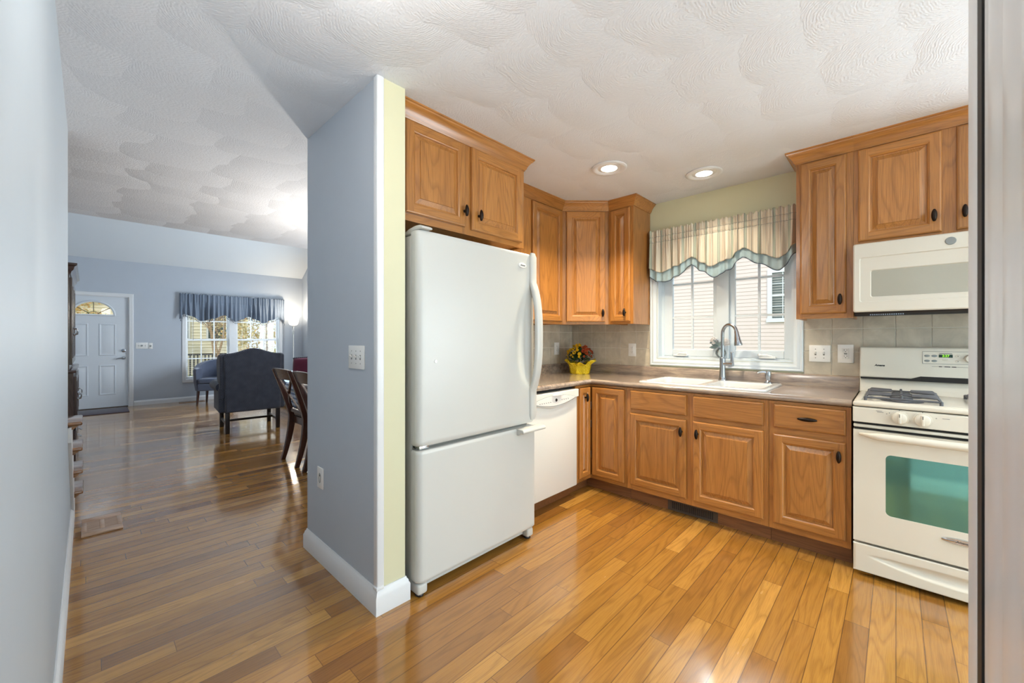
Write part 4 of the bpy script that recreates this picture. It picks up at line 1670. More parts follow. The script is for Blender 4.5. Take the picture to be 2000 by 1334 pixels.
    mb.prism([(3.355, .915), (3.45, .915), (3.45, 1.02), (3.375, 1.02), (3.372, .998), (3.362, .94)], 'y', yb, ya)
    mb.build('riser', W, t, smooth=0, bevel=.004)
    mb = MB()
    mb.prism([(3.348, 1.018), (3.352, 1.006), (3.45, 1.006), (3.45, 1.196), (3.385, 1.196), (3.372, 1.190), (3.366, 1.178)], 'y', yb, ya)
    bg = mb.build('backguard', W, t, smooth=30, bevel=.006, seg=3)
    mb = MB()
    mb.prism([(ya - .005, .9985), (ya - .23, .9965), (yb + .23, .9965), (yb + .005, .9985), (yb + .005, 1.008), (yb + .23, 1.010), (yb + .25, 1.026), (ya - .27, 1.026), (ya - .23, 1.010), (ya - .005, 1.008)],
             'x', 3.3455, 3.3735)
    mb.build('vent_slot', M['slot_dark'], bg, smooth=0)
    slope = Vector((3.366 - 3.348, 0, 1.178 - 1.018)).normalized()

    def on(y, z, d=.0012):
        k = (z - 1.018) / (1.178 - 1.018)
        return (3.348 + (3.366 - 3.348) * k - d, y, z)
    up = (slope.x, 0, slope.z)
    lettering('Amana', .0165, M['ink'], bg, on(.096, 1.083), (0, -1, 0), up, shear=.3, bold=.0006)

    def plate(mb, y0, y1, z0, z1, d, mi=0):
        mb.add([on(y0, z0, d), on(y1, z0, d), on(y1, z1, d), on(y0, z1, d), on(y0, z0, -.003), on(y1, z0, -.003), on(y1, z1, -.003), on(y0, z1, -.003)],
               [(0, 1, 2, 3), (0, 1, 5, 4), (1, 2, 6, 5), (2, 3, 7, 6), (3, 0, 4, 7)], mi)
    mb = MB()
    plate(mb, -.113, -.318, 1.102, 1.172, .0012)
    pn = mb.build('clock_panel', W, t, smooth=0)
    mb = MB()
    mb.tube([on(y, z, .0012) for y, z in ((-.113, 1.102), (-.113, 1.172), (-.318, 1.172), (-.318, 1.102), (-.113, 1.102))], .0011, 5, caps=False)
    mb.build('panel_outline', M['ink_grey'], pn)
    mb = MB()
    plate(mb, -.178, -.232, 1.139, 1.156, .0024)
    ds = mb.build('display', M['led_back'], pn, smooth=0)
    lettering('2:27', .0165, M['led'], pn, on(-.205, 1.1475, .0032), (0, -1, 0), up, align='CENTER', name='clock_digits', bold=.0001)
    for y in (-.131, -.160):
        for z in (1.147, 1.118):
            MB().ball(on(y, z, .002), (.0025, .012, .0065), 12, 6).build('button', M['grey_plastic'], pn)
    for z in (1.148, 1.118):
        MB().ball(on(-.252, z, .001), (.0025, .012, .0085), 12, 6).build('button', W, pn)
        MB().ball(on(-.252, z, .0035), (.0012, .0022, .0018), 8, 5).build('arrow_mark', M['ink'], pn)
    MB().ball(on(-.205, 1.127, .001), (.0025, .015, .0065), 12, 6).build('button', M['led'] if False else W, pn)
    mb = MB()
    mb.lathe([(0, -.018), (.018, -.018), (.022, -.004), (.024, 0)], (3.358, -.298, 1.135), 24, 'x')
    mb.build('oven_knob', W, pn)
    mb = MB()
    plate(mb, -.150, -.290, 1.0855, 1.0868, .0010)
    for y0, y1 in ((-.178, -.190), (-.200, -.222), (-.228, -.245)):
        plate(mb, y0, y1, 1.084, 1.0885, .0011)
    mb.build('lettering', M['ink'], bg, smooth=0)
    mb = MB()
    plate(mb, -.180, -.230, 1.160, 1.1625, .0020)
    mb.build('lettering', M['ink'], pn, smooth=0)
    # burner grates and caps
    for (g0, g1) in ((.118, -.160), (-.275, -.553)):
        mb = MB()
        xa, xb_ = 2.853, 3.30
        z = .948
        cy = (g0 + g1) / 2
        for (p, q) in (((xa, g0), (xb_, g0)), ((xa, g1), (xb_, g1)), ((xa, g0), (xa, g1)), ((xb_, g0), (xb_, g1)), (((xa + xb_) / 2, g0), ((xa + xb_) / 2, g1))):
            mb.tube([(p[0], p[1], z - .012), (q[0], q[1], z - .012)], .0055, 6)
        for xc in (xa + (xb_ - xa) * .25, xa + (xb_ - xa) * .75):
            for dy in (-1, 1):
                for k in (-2, -1, 0, 1, 2):
                    mb.tube([(xc + k * .036, cy + dy * (abs(g0 - g1) / 2), z - .012), (xc + k * .036, cy + dy * (abs(g0 - g1) / 2 - .012), z), (xc + k * .022, cy + dy * .040, z)], .0055, 6)
            for dx in (-1, 1):
                mb.tube([(xc + dx * .108, cy, z - .012), (xc + dx * .095, cy, z), (xc + dx * .035, cy, z)], .0055, 6)
        for x in (xa, xb_):
            for y in (g0, g1):
                mb.tube([(x, y, .914), (x, y, z - .010)], .007, 8)
        gr = mb.build('burner_grate', M['iron'], t, smooth=50)
        for xc in (xa + (xb_ - xa) * .25, xa + (xb_ - xa) * .75):
            mb = MB()
            mb.lathe([(.085, .9165), (.05, .9175), (.044, .925), (.044, .934), (.036, .940), (0, .941)], (xc, cy, 0), 24)
            mb.build('burner_cap', M['iron'], ct)


gas_range()


# ------------------------------------------------------------------ microwave
def microwave():
    t = thing('microwave', 'bisque over-the-range microwave with a grey window', 'microwave', (3.27, -.2, 1.395))
    ya, yb, xf, z0, z1 = .181, -.580, 3.072, 1.400, 1.794
    W = M['bisque']
    mb = MB()
    mb.box(xf + .035, XK - .01, yb + .003, ya - .003, z0 + .004, z1)
    mb.build('body', W, t, smooth=0)
    # door with a stepped recess around the window
    dy1 = -.40
    mb = MB()

    def rr(y0, y1, za, zb, r, x):
        return [(x, p[0], p[1]) for p in rrect(y0, y1, za, zb, r, 0)]
    L = [rr(dy1, ya, z0, z1, .010, xf + .038), rr(dy1, ya, z0, z1, .010, xf + .008), rr(dy1 + .006, ya - .006, z0 + .006, z1 - .006, .010, xf),
         rr(dy1 + .028, ya - .028, 1.456, 1.713, .012, xf), rr(dy1 + .032, ya - .032, 1.460, 1.709, .012, xf + .006),
         rr(dy1 + .075, ya - .075, 1.482, 1.638, .010, xf + .006), rr(dy1 + .079, ya - .079, 1.486, 1.634, .010, xf + .011)]
    loops(mb, L)
    d = mb.build('door', W, t, smooth=30)
    mb = MB()
    mb.box(xf + .0105, xf + .016, dy1 + .076, ya - .076, 1.483, 1.637)
    mb.build('window', M['mw_glass'], d, smooth=0)
    mb = MB()
    mb.lathe([(0, -.004), (.018, -.004), (.0205, -.001), (.0205, 0)], (xf, -.205, 1.752), 28, 'x')
    mb.build('emblem', M['grey_plastic'], d)
    mb = MB()
    mb.rbox(xf, xf + .038, yb, dy1 - .004, z0, z1, .008, 2)
    k = mb.build('control_panel', W, t)
    mb = MB()
    mb.tube([(xf - .03, dy1 + .03, 1.45), (xf - .042, dy1 + .03, 1.52), (xf - .042, dy1 + .03, 1.68), (xf - .03, dy1 + .03, 1.75)], .011, 12)
    mb.tube([(xf, dy1 + .03, 1.46), (xf - .034, dy1 + .03, 1.46)], .009, 10)
    mb.tube([(xf, dy1 + .03, 1.74), (xf - .034, dy1 + .03, 1.74)], .009, 10)
    mb.build('handle', W, d)
    # dark underside with a grease filter
    mb = MB()
    mb.prism([(xf + .025, z0 + .003), (XK - .012, z0 + .003), (XK - .012, z0 - .010), (xf + .05, z0 - .022), (xf + .03, z0 - .010)], 'y', yb + .006, ya - .006)
    u = mb.build('underside', M['black_plastic'], t, smooth=0)
    mb = MB()
    for k in range(16):
        y = ya - .075 - k * .009
        mb.box(xf + .034, xf + .05, y - .0028, y + .0028, z0 - .019, z0 - .011)
    mb.build('filter_louvers', M['steel'], u, smooth=0)


microwave()


# ------------------------------------------------------------------ valances
def interp(pts, x):
    """Smooth (cosine) interpolation through (x, y) pairs sorted by x."""
    if x <= pts[0][0]:
        return pts[0][1]
    for (a, ya), (b, yb) in zip(pts, pts[1:]):
        if x <= b:
            u = (x - a) / (b - a)
            u = (1 - math.cos(math.pi * u)) / 2
            return ya + (yb - ya) * u
    return pts[-1][1]


def folds(seed, n, W):
    rnd = random.Random(seed)
    cs = [(rnd.uniform(.8, 1.25) * n, rnd.uniform(0, 6.28), rnd.uniform(.5, 1)) for _ in range(4)]
    fine = [(rnd.uniform(2.0, 3.0) * n, rnd.uniform(0, 6.28)) for _ in range(3)]

    def f(u, t):
        """u along the cloth 0..1, t down 0..1 -> outward offset"""
        a = sum(k * math.sin(6.283 * c * u + p) for c, p, k in cs) / 2.2
        b = sum(math.sin(6.283 * c * u + p) for c, p in fine) / 3
        w = min(1, max(0, (t - .22) / .5))
        return a * (.012 + .020 * w) + b * .009 * (1 - w)
    return f


def kitchen_valance():
    t = thing('window_valance', 'cream striped scalloped valance with a pale blue-green border over the sink window', 'valance', (3.40, 1.03, 1.75))
    Y0, Y1 = 1.588, .486            # from the corner cabinet towards the range
    W = Y0 - Y1
    bot = [(Y0 - y, z) for y, z in ((1.588, 1.800), (1.50, 1.742), (1.425, 1.733), (1.32, 1.775), (1.214, 1.850), (1.13, 1.79), (1.038, 1.731), (.94, 1.775), (.84, 1.860), (.73, 1.80), (.609, 1.736), (.486, 1.86))]
    edge = [(Y0 - y, z) for y, z in ((1.588, 1.872), (1.461, 1.824), (1.33, 1.865), (1.206, 1.919), (1.12, 1.862), (1.065, 1.827), (.94, 1.865), (.833, 1.936), (.72, 1.875), (.606, 1.831), (.486, 1.93))]
    top = 2.182
    F = folds(3, 20, W)

    def xat(u, tt):
        end = min(u, 1 - u) * W
        wrap = max(0, 1 - end / .03)
        return 3.392 + .05 * wrap ** 2

    def cloth(u, v):
        s = u * W
        zb = interp(edge, s) - .008
        z = top + (zb - top) * v
        hd = .008 * math.sin(u * 210 + 2 * math.sin(u * 31)) * max(0, 1 - v * 9)
        tt = (top - z) / (top - 1.8)
        rod = -.007 * math.exp(-((tt - .14) / .02) ** 2) - .007 * math.exp(-((tt - .262) / .02) ** 2)
        return (xat(u, tt) - F(u, tt) - rod, Y0 - s, z + hd)
    mb = MB()
    mb.grid(360, 40, cloth, uvs=True)
    pan = mb.build('striped_panel', M['stripe_cloth'], t, smooth=80, solid=.002)
    for zq in (2.128, 2.082):
        pts = []
        for k in range(361):
            u = k / 360
            zb = interp(edge, u * W) - .008
            p = cloth(u, (top - zq) / (top - zb))
            pts.append((p[0] - .001, p[1], p[2]))
        MB().tube(pts, .0016, 5, caps=False).build('gather_seam', M['seal_grey'], pan)

    def band(u, v):
        s = u * W
        za, zb = interp(edge, s) + .02, interp(bot, s)
        z = za + (zb - za) * v
        tt = (top - z) / (top - 1.8)
        return (xat(u, tt) - F(u, tt) * .75 + .012, Y0 - s, z)
    mb = MB()
    mb.grid(300, 10, band)
    b = mb.build('border_band', M['band_cloth'], t, smooth=80, solid=.002)
    mb = MB()
    mb.tube([band(k / 160, 1.0) for k in range(161)], .0028, 6)
    mb.build('piping', M['bead_dark'], b)
    mb = MB()
    mb.tube([(3.446, Y0 - .004, 2.105), (3.446, Y1 + .006, 2.105)], .007, 10)
    for y in (Y0 - .012, Y1 + .02):
        mb.box(3.446, XK, y - .008, y + .008, 2.098, 2.112)
    mb.build('curtain_rod', M['white_trim'], t)


kitchen_valance()


# ------------------------------------------------------------------ flowers
def leaf_quad(mb, c, d, up, L, Wd, mi=0):
    d, up = Vector(d).normalized(), Vector(up)
    s = d.cross(up)
    if s.length < 1e-4:
        s = d.orthogonal()
    s.normalize()
    n = s.cross(d)
    c = Vector(c)
    p = [c, c + d * L * .35 + s * Wd * .5 + n * L * .06, c + d * L * .75 + s * Wd * .35 + n * L * .05, c + d * L, c + d * L * .75 - s * Wd * .35 + n * L * .05, c + d * L * .35 - s * Wd * .5 + n * L * .06]
    mb.add([tuple(q) for q in p], [(0, 1, 2, 3), (0, 3, 4, 5)], mi)


def bloom_mesh(r, n_pet=12, layers=3):
    mb = MB()
    for l in range(layers):
        for k in range(n_pet - 2 * l):
            a = 6.283 * (k + .4 * l) / (n_pet - 2 * l)
            el = .15 + .5 * l
            leaf_quad(mb, (0, 0, r * .1 * l), (math.cos(a) * math.cos(el), math.sin(a) * math.cos(el), math.sin(el)), (0, 0, 1), r * (1 - .2 * l), r * .42)
    mb.ball((0, 0, r * .15), (r * .28, r * .28, r * .2), 8, 5)
    return mb


def potted_mums():
    cx, cy, cz = 3.243, 2.190, .9145
    t = thing('potted_mums', 'potted yellow and rust mums wrapped in yellow foil in the counter corner', 'potted plant', (cx, cy, cz))
    rnd = random.Random(5)
    mb = MB()
    n = 48
    prof = [(.0, 0), (.088, 0), (.093, .01), (.098, .045), (.102, .080), (.107, .090), (.122, .102), (.142, .113)]
    a0 = math.atan2(-cy, -cx)
    vs = []
    for i, (r, z) in enumerate(prof):
        for k in range(n):
            a = 6.283 * k / n
            f = max(0, i - 3) / 4
            rr = r * (1 + .04 * math.sin(9 * a + i) * (i > 1)) + f * .014 * math.sin(5 * a + .8) + f * .010 * math.sin(13 * a)
            zz = z + f * .026 * (1 - math.cos(2 * (a - a0))) * .7 - f * .012 + f * .009 * math.sin(7 * a + 1) + f * .006 * math.sin(12 * a)
            vs.append((cx + rr * math.cos(a), cy + rr * math.sin(a), cz + zz))
    mb.add(vs, [(i * n + k, i * n + (k + 1) % n, (i + 1) * n + (k + 1) % n, (i + 1) * n + k) for i in range(len(prof) - 1) for k in range(n)])
    mb.build('foil_wrap', M['foil'], t, smooth=25, solid=.0015, fixn=False)
    mb = MB()
    mb.lathe([(0, cz + .09), (.085, cz + .09), (.085, cz + .095), (0, cz + .1)], (cx, cy, 0), 20)
    mb.build('soil', M['soil'], t)
    mb = MB()
    for k in range(520):
        th, ph = rnd.uniform(0, 6.283), rnd.uniform(-.1, 1.45)
        r = rnd.uniform(.035, .126)
        c = (cx + r * math.cos(th) * math.cos(ph), cy + r * math.sin(th) * math.cos(ph), cz + .128 + r * 1.05 * math.sin(ph))
        leaf_quad(mb, c, (math.cos(th) + rnd.uniform(-.6, .6), math.sin(th) + rnd.uniform(-.6, .6), rnd.uniform(-.3, 1)), (0, 0, 1), .034, .020)
    mb.build('foliage', M['leaf'], t, smooth=0, fixn=False)
    yel = bloom_mesh(.019)
    pro = {'yellow': None, 'rust': None}
    # yellow heads face the room on the left, rust heads crown the other side
    cam_d_ = Vector((-cx, -cy, 0)).normalized()
    sd = Vector((cam_d_.y, -cam_d_.x, 0))    # towards the left of the plant as seen from the room
    spots = []
    for k in range(150):
        th, ph = rnd.uniform(-1.9, 1.9), rnd.uniform(.12, 1.5)
        v = cam_d_ * math.cos(th) * math.cos(ph) + sd * math.sin(th) * math.cos(ph) + Vector((0, 0, math.sin(ph)))
        right = v.dot(sd)
        hi = v.z
        kind = 'rust' if right < -.12 else 'yellow'
        if hi < (.50 if kind == 'yellow' else .45) and rnd.random() < .55:
            continue
        if any((v - q).length < .20 for q, _ in spots):
            continue
        spots.append((v, kind))
    for v, kind in spots:
        r = .130 if v.z > .5 else .124
        p = Vector((cx, cy, cz + .130)) + Vector((v.x * r, v.y * r, v.z * r * 1.08)) - Vector((cx, cy, cz))
        if pro[kind] is None:
            o = bloom_mesh(.024).build('bloom', M['yellow_petal' if kind == 'yellow' else 'orange_petal'], t, smooth=0, local=True, fixn=False)
            pro[kind] = o
        else:
            o = pro[kind].copy()
            COL.objects.link(o)
        o.location = p
        o.rotation_euler = v.to_track_quat('Z', 'Y').to_euler()
        s = rnd.uniform(.75, 1.15) * (1.0 if v.z > .45 else .55)
        o.scale = (s, s, s)


potted_mums()


def bud_vase():
    cx, cy, cz = 3.512, 1.020, 1.0955
    t = thing('flower_vase', 'small round glass vase of white blooms on the sink window sill', 'vase', (cx, cy, cz))
    mb = MB()
    mb.lathe([(0, 0), (.016, 0), (.030, .010), (.0385, .032), (.036, .052), (.026, .066), (.020, .072), (.023, .078)], (cx, cy, cz), 24, cap=False)
    mb.build('glass_bowl', M['vase_glass'], t, solid=.002)
    rnd = random.Random(9)
    for (dx, dy, dz, r) in ((-.015, .050, .125, .042), (-.010, -.042, .118, .040)):
        mb = MB()
        for l in range(5):
            m = 9 - l
            for k in range(m):
                a = 6.283 * (k + .5 * l) / m + rnd.uniform(-.15, .15)
                el = -.5 + .45 * l
                leaf_quad(mb, (cx + dx, cy + dy, cz + dz), (math.cos(a) * math.cos(el), math.sin(a) * math.cos(el), math.sin(el)), (0, 0, 1), r * rnd.uniform(.9, 1.05), r * .95)
        mb.ball((cx + dx, cy + dy, cz + dz), r * .62, 10, 7)
        mb.tube([(cx + dx, cy + dy, cz + dz), (cx, cy, cz + .02)], .002, 6)
        mb.build('bloom', M['white_petal'], t, smooth=0, fixn=False)
    mb = MB()
    for (d, L) in (((-.4, .9, .5), .075), ((-.3, .8, -.1), .07), ((-.4, .55, .9), .07), ((.1, -.5, .9), .05)):
        leaf_quad(mb, (cx - .02, cy + .012, cz + .088), d, (1, 0, 0), L, .030)
    mb.build('leaf', M['grey_leaf'], t, smooth=0, fixn=False)


bud_vase()


# ------------------------------------------------------------------ switches and outlets
def plate(name, label, cat, T, w, h, z, kinds):
    """Wall plate centred on frame T at s=0; kinds: list of toggle / duplex / gfci / dimmer / knob laid out side by side."""
    o = T(0, 0, z)
    t = thing(name, label, cat, o)
    n = len(kinds)
    mb = MB()
    mb.rbox(-w / 2, w / 2, 0, .006, z - h / 2, z + h / 2, .004, 2)
    mb.v = [T(*p) for p in mb.v]
    mb.build('cover_plate', M['white_plastic'], t)
    for i, k in enumerate(kinds):
        s = (i - (n - 1) / 2) * .046
        if k == 'toggle':
            mb = MB(T)
            mb.box(s - .005, s + .005, .006, .0068, z - .012, z + .012)
            mb.build('toggle_slot', M['ink_grey'], t, smooth=0)
            mb = MB(T)
            mb.prism([(.006, z - .004), (.018, z + .006), (.020, z + .011), (.016, z + .012), (.006, z + .006)], 'x', s - .0042, s + .0042)
            mb.build('toggle', M['white_plastic'], t, smooth=0)
            for dz in (-.030, .030):
                MB(T).ball((s, .006, z + dz), (.003, .0012, .003), 8, 5).build('screw', M['ink_grey'], t)
        elif k in ('duplex', 'gfci'):
            mb = MB()
            mb.rbox(s - .017, s + .017, .005, .0085, z - .034, z + .034, .003, 2)
            mb.v = [T(*p) for p in mb.v]
            f = mb.build('receptacle_face', M['white_plastic'], t)
            for dz in (-.020, .020):
                mb = MB(T)
                mb.box(s - .008, s - .006, .0084, .0089, z + dz, z + dz + .009)
                mb.box(s + .006, s + .008, .0084, .0089, z + dz + .001, z + dz + .008)
                mb.ball((s, .0084, z + dz - .006), (.0025, .0006, .0025), 8, 5)
                mb.build('socket_slots', M['slot_dark'], f, smooth=0)
            if k == 'gfci':
                mb = MB(T)
                mb.rbox(s - .008, s + .008, .0085, .0098, z - .002, z + .002, .001, 1) if False else mb.box(s - .008, s + .008, .0085, .0098, z - .0045, z + .0045)
                mb.build('test_buttons', M['grey_plastic'], f, smooth=0)
            if k == 'duplex':
                mb = MB(T)
                mb.ball((s, .0085, z), (.0028, .001, .0028), 8, 5)
                mb.build('screw', M['ink_grey'], t)
        elif k == 'dimmer':
            mb = MB(T)
            c = T(s, 0, z)
            o_ = Vector(T(s, 1, z)) - Vector(c)
            mb = MB()
            mb.tube([Vector(c) + o_ * .005, Vector(c) + o_ * .012, Vector(c) + o_ * .026], [.016, .015, .012], 16)
            mb.build('dimmer_knob', M['grey_plastic'], t)
        elif k == 'cover':
            mb = MB(T)
            vs = [(s + .011 * math.cos(6.283 * q / 24), .0062, z + .026 * math.sin(6.283 * q / 24)) for q in range(25)]
            mb.tube(vs, .0018, 6, caps=False)
            mb.ball((s, .0062, z + .014), (.0045, .002, .006), 8, 5)
            mb.build('jack_ring', M['ink_grey'], t)
    return t


TW = frame((XK - .008, 0, 0), (0, -1, 0), (-1, 0, 0))


def TWy(y):
    return frame((XK - .008, y, 0), (0, -1, 0), (-1, 0, 0))


plate('outlet', 'white duplex outlet in the tile between the mums and the sink window', 'outlet', TWy(1.761), .075, .118, 1.144, ['duplex'])
plate('light_switch', 'white two-gang switch plate on the tile beside the window casing', 'switch', TWy(.379), .118, .114, 1.145, ['toggle', 'toggle'])
plate('outlet', 'white wide-plate outlet on the tile nearest the range', 'outlet', TWy(.2415), .083, .122, 1.147, ['gfci'])
plate('outlet', 'white outlet in the tile between the refrigerator handle and the mums', 'outlet', frame((3.190, YB - .008, 0), (1, 0, 0), (0, -1, 0)), .078, .120, 1.150, ['duplex'])
TP = frame((.905, 1.905, 0), (0, -1, 0), (-1, 0, 0))
plate('light_switch', 'white three-gang toggle switch plate on the blue grey wall end', 'switch', TP, .166, .114, 1.156, ['toggle', 'toggle', 'toggle'])
plate('outlet', 'low white outlet with an oval insert on the blue grey wall end', 'outlet', frame((.905, 2.348, 0), (0, -1, 0), (-1, 0, 0)), .080, .118, .463, ['cover'])
TFy = YF
plate('light_switch', 'white three-gang plate with a dimmer knob beside the front door', 'switch', frame((.700, YF, 0), (1, 0, 0), (0, -1, 0)), .170, .115, 1.119, ['toggle', 'dimmer', 'toggle'])
plate('light_switch', 'small white single plate with a dark knob, farther from the front door', 'switch', frame((.822, YF, 0), (1, 0, 0), (0, -1, 0)), .062, .112, 1.112, ['dimmer'])


# ------------------------------------------------------------------ recessed lights
def downlight(x, y, label, energy, col=WARM, spread=R(130)):
    t = thing('recessed_light', label, 'ceiling light', (x, y, H - .012))
    mb = MB()
    mb.lathe([(.120, H - .001), (.120, H - .006), (.112, H - .011), (.100, H - .010), (.086, H - .006), (.078, H - .001)], (x, y, 0), 40, cap=False)
    mb.build('trim_ring', M['white_trim'], t, fixn=False)
    mb = MB()
    mb.lathe([(.080, H - .0015), (.070, H - .004), (.055, H - .0055)], (x, y, 0), 36, cap=False)
    mb.build('baffle', M['white_plastic'], t, fixn=False)
    mb = MB()
    mb.lathe([(0, H - .008), (.048, H - .0075), (.056, H - .005)], (x, y, 0), 32, cap=False)
    mb.build('lamp_lens', M['lamp_glow'], t, fixn=False)
    add_light('recessed_lamp', 'AREA', (0, 0, -.006), energy, col, .11, spread=spread, parent=t)
    return t


EK = 8
downlight(2.511, 1.452, 'recessed ceiling light nearer the diagonal corner cabinet', 16, (1.0, .85, .60), R(115))
downlight(3.060, 1.002, 'recessed ceiling light in front of the sink window', 3.5, (1.0, .88, .70), R(105))
for x, y, e, lb in ((2.3, -1.2, EK, 'recessed ceiling light past the range, out of the picture'),
                    (1.0, -1.7, EK, 'recessed ceiling light by the patio door, out of the picture'), (-1.2, -.8, EK, 'recessed ceiling light of the breakfast corner')):
    downlight(x, y, lb, e)  # unseen fixtures added to fill the kitchen with light


def fill_flush_light(x, y, label, energy):
    t = thing('ceiling_light', label, 'ceiling light', (x, y, H - .09))
    mb = MB()
    mb.lathe([(0, H - .001), (.16, H - .001), (.16, H - .02), (.15, H - .025), (0, H - .025)], (x, y, 0), 32)
    mb.build('base', M['steel'], t)
    mb = MB()
    mb.lathe([(.145, H - .026), (.150, H - .040), (.125, H - .065), (.07, H - .082), (0, H - .088)], (x, y, 0), 32)
    mb.build('glass_bowl', M['torch_glow'], t)
    add_light('bowl_lamp', 'POINT', (0, 0, -.16), energy, (1.0, .95, .88), .12, parent=t)  # fill lamp added for the hall, fixture stays out of view


fill_flush_light(.42, .95, 'frosted bowl ceiling light of the hall, above the viewer', 11)


# ------------------------------------------------------------------ staircase
def staircase():
    t = thing('staircase', 'oak stair treads with white risers rising behind the pale blue wall', 'staircase', (-.55, 3.8, 0))
    rise, run, n = .19, .215, 4
    def ynear(k):
        return 4.10 - (k - 1) * run
    for k in range(1, n + 1):
        z = rise * k
        mb = MB()
        a, b = ynear(k), ynear(k) + .325
        mb.rbox(-1.04, -.0225 if k < 5 else -.21, a, b, z - .022, z, .008, 3)
        tr = mb.build('tread', M['stair_oak'], t)
        mb = MB()
        xs_ = 0 if k < 5 else -.19
        mb.prism([(xs_ + p, q) for p, q in [(-.075, z - .022), (-.040, z - .022), (-.044, z - .030), (-.052, z - .034), (-.058, z - .042), (-.075, z - .044)]], 'y', a + .01, b - .012)
        mb.build('scotia', M['stair_oak'], tr, smooth=30)
        mb = MB()
        mb.box(-1.04, -.080, b - .045, b - .03, z - rise, z - .028)
        mb.build('riser', M['white_trim'], t, smooth=0)
    # closed skirt board: stepped top, raking lower edge
    poly = [(4.385, 0)]
    for k in range(1, n + 1):
        yb = ynear(k) + .29
        poly += [(yb, rise * (k - 1)), (yb, rise * k - .030)]
    poly = [(4.39, 0), (4.39, .16)]
    for k in range(2, n + 1):
        yb = ynear(k) + .29
        poly += [(yb, rise * (k - 1) - .029), (yb, rise * k - .029)]
    poly = [p for p in poly if p[0] > 3.46 and p[1] < .735] + [(3.452, .731), (3.452, .645), (4.12, .015), (4.13, 0)]
    mb = MB()
    mb.prism(poly, 'x', -.090, -.066)
    mb.build('skirt_board', M['white_trim'], t, smooth=0)
    mb = MB()
    mb.prism([(3.452, 0), (4.16, 0), (3.452, .645)], 'x', -.20, -.0905)
    mb.prism([(3.452, 0), (4.12, .0145), (3.452, .6445)], 'x', -.0905, -.08)
    mb.build('under_stair_panel', M['hall_wall'], t, smooth=0)


staircase()

# wooden floor register by the stairs
t = thing('floor_register', 'raised wooden floor register beside the foot of the stairs', 'vent', (.06, 3.85, 0))
x0, x1, y0, y1 = -.030, .160, 3.68, 4.02
for ya_ in (y0, y1 - .075):
    MB().rbox(x0, x1, ya_, ya_ + .075, 0, .012, .004, 2).build('end_board', M['register_wood'], t)
for x in (x0 + .012, (x0 + x1) / 2, x1 - .012):
    MB().rbox(x - .012, x + .012, y0 + .0755, y1 - .0755, 0, .0115, .003, 2).build('rail', M['register_wood'], t)
mb = MB()
for k in range(24):
    y = y0 + .080 + (y1 - y0 - .16) * k / 23
    mb.box(x0 + .02, x1 - .02, y - .0022, y + .0022, .002, .010)
mb.build('slat_panel', M['register_wood'], t, smooth=0)
mb = MB()
mb.box(x0 + .015, x1 - .015, y0 + .07, y1 - .07, .0005, .002)
mb.build('dark_opening', M['slot_dark'], t, smooth=0)


# ------------------------------------------------------------------ china hutch against the stair-side wall
def hutch():
    t = thing('china_hutch', 'tall dark wood china hutch with a stepped cornice past the stairs', 'cabinet', (-.35, 6.75, 0))
    xf, ya, yb = -.10, 6.02, 7.55
    mb = MB()
    mb.box(-.60, xf, ya, yb, .08, .90)
    mb.build('lower_case', M['hutch_wood'], t, smooth=0, bevel=.004)
    mb = MB()
    mb.box(-.60, xf - .03, ya + .02, yb - .02, .93, 1.93)
    mb.build('upper_case', M['hutch_wood'], t, smooth=0, bevel=.004)
    mb = MB()
    mb.rbox(-.61, xf + .02, ya - .015, yb + .015, .90, .93, .008, 2)
    mb.build('waist_shelf', M['hutch_wood'], t)
    mb = MB()
    mb.sweep([(0, 1.90), (.01, 1.90), (.014, 1.925), (.03, 1.945), (.036, 1.975), (.055, 1.99), (.055, 2.01), (0, 2.01)],
             [(-.60, yb - .02), (xf - .03, yb - .02), (xf - .03, ya + .02), (-.60, ya + .02)], out=-1)
    mb.box(-.60, xf - .03, ya + .02, yb - .02, 1.93, 2.008)
    mb.build('cornice', M['hutch_wood'], t, smooth=30)
    mb = MB()
    mb.box(-.60, xf + .015, ya - .012, yb + .012, 0, .085)
    mb.build('plinth', M['hutch_wood'], t, smooth=0, bevel=.006)
    n = 3
    for k in range(n):
        a = ya + .04 + (yb - ya - .08) * k / n
        b = ya + .04 + (yb - ya - .08) * (k + 1) / n
        for (z0, z1, x) in ((.98, 1.87, xf - .03), (.34, .86, xf)):
            mb = MB()
            for q in ((a + .01, a + .07, z0, z1), (b - .07, b - .01, z0, z1), (a + .07, b - .07, z0, z0 + .06), (a + .07, b - .07, z1 - .06, z1)):
                mb.box(x, x + .020, *q)
            mb.box(x, x + .006, a + .07, b - .07, z0 + .06, z1 - .06)
            d = mb.build('door', M['hutch_wood'], t, smooth=0, bevel=.004)
            mb = MB()
            zc = 1.33 if z0 > .9 else .62
            yc = a + .04 if k else b - .04
            mb.tube([(x + .02, yc, zc + .035), (x + .045, yc, zc + .03), (x + .05, yc, zc), (x + .045, yc, zc - .03), (x + .02, yc, zc - .035)], .005, 8)
            mb.ball((x + .022, yc, zc + .035), .012, 8, 6)
            mb.ball((x + .022, yc, zc - .035), .012, 8, 6)
            mb.build('bail_pull', M['steel'], d)
        mb = MB()
        mb.rbox(xf, xf + .020, a + .01, b - .01, .12, .31, .006, 2)
        d = mb.build('drawer', M['hutch_wood'], t)
        mb = MB()
        yc = (a + b) / 2
        mb.tube([(xf + .02, yc - .04, .23), (xf + .05, yc - .035, .21), (xf + .052, yc, .205), (xf + .05, yc + .035, .21), (xf + .02, yc + .04, .23)], .005, 8)
        mb.build('bail_pull', M['steel'], d)


hutch()


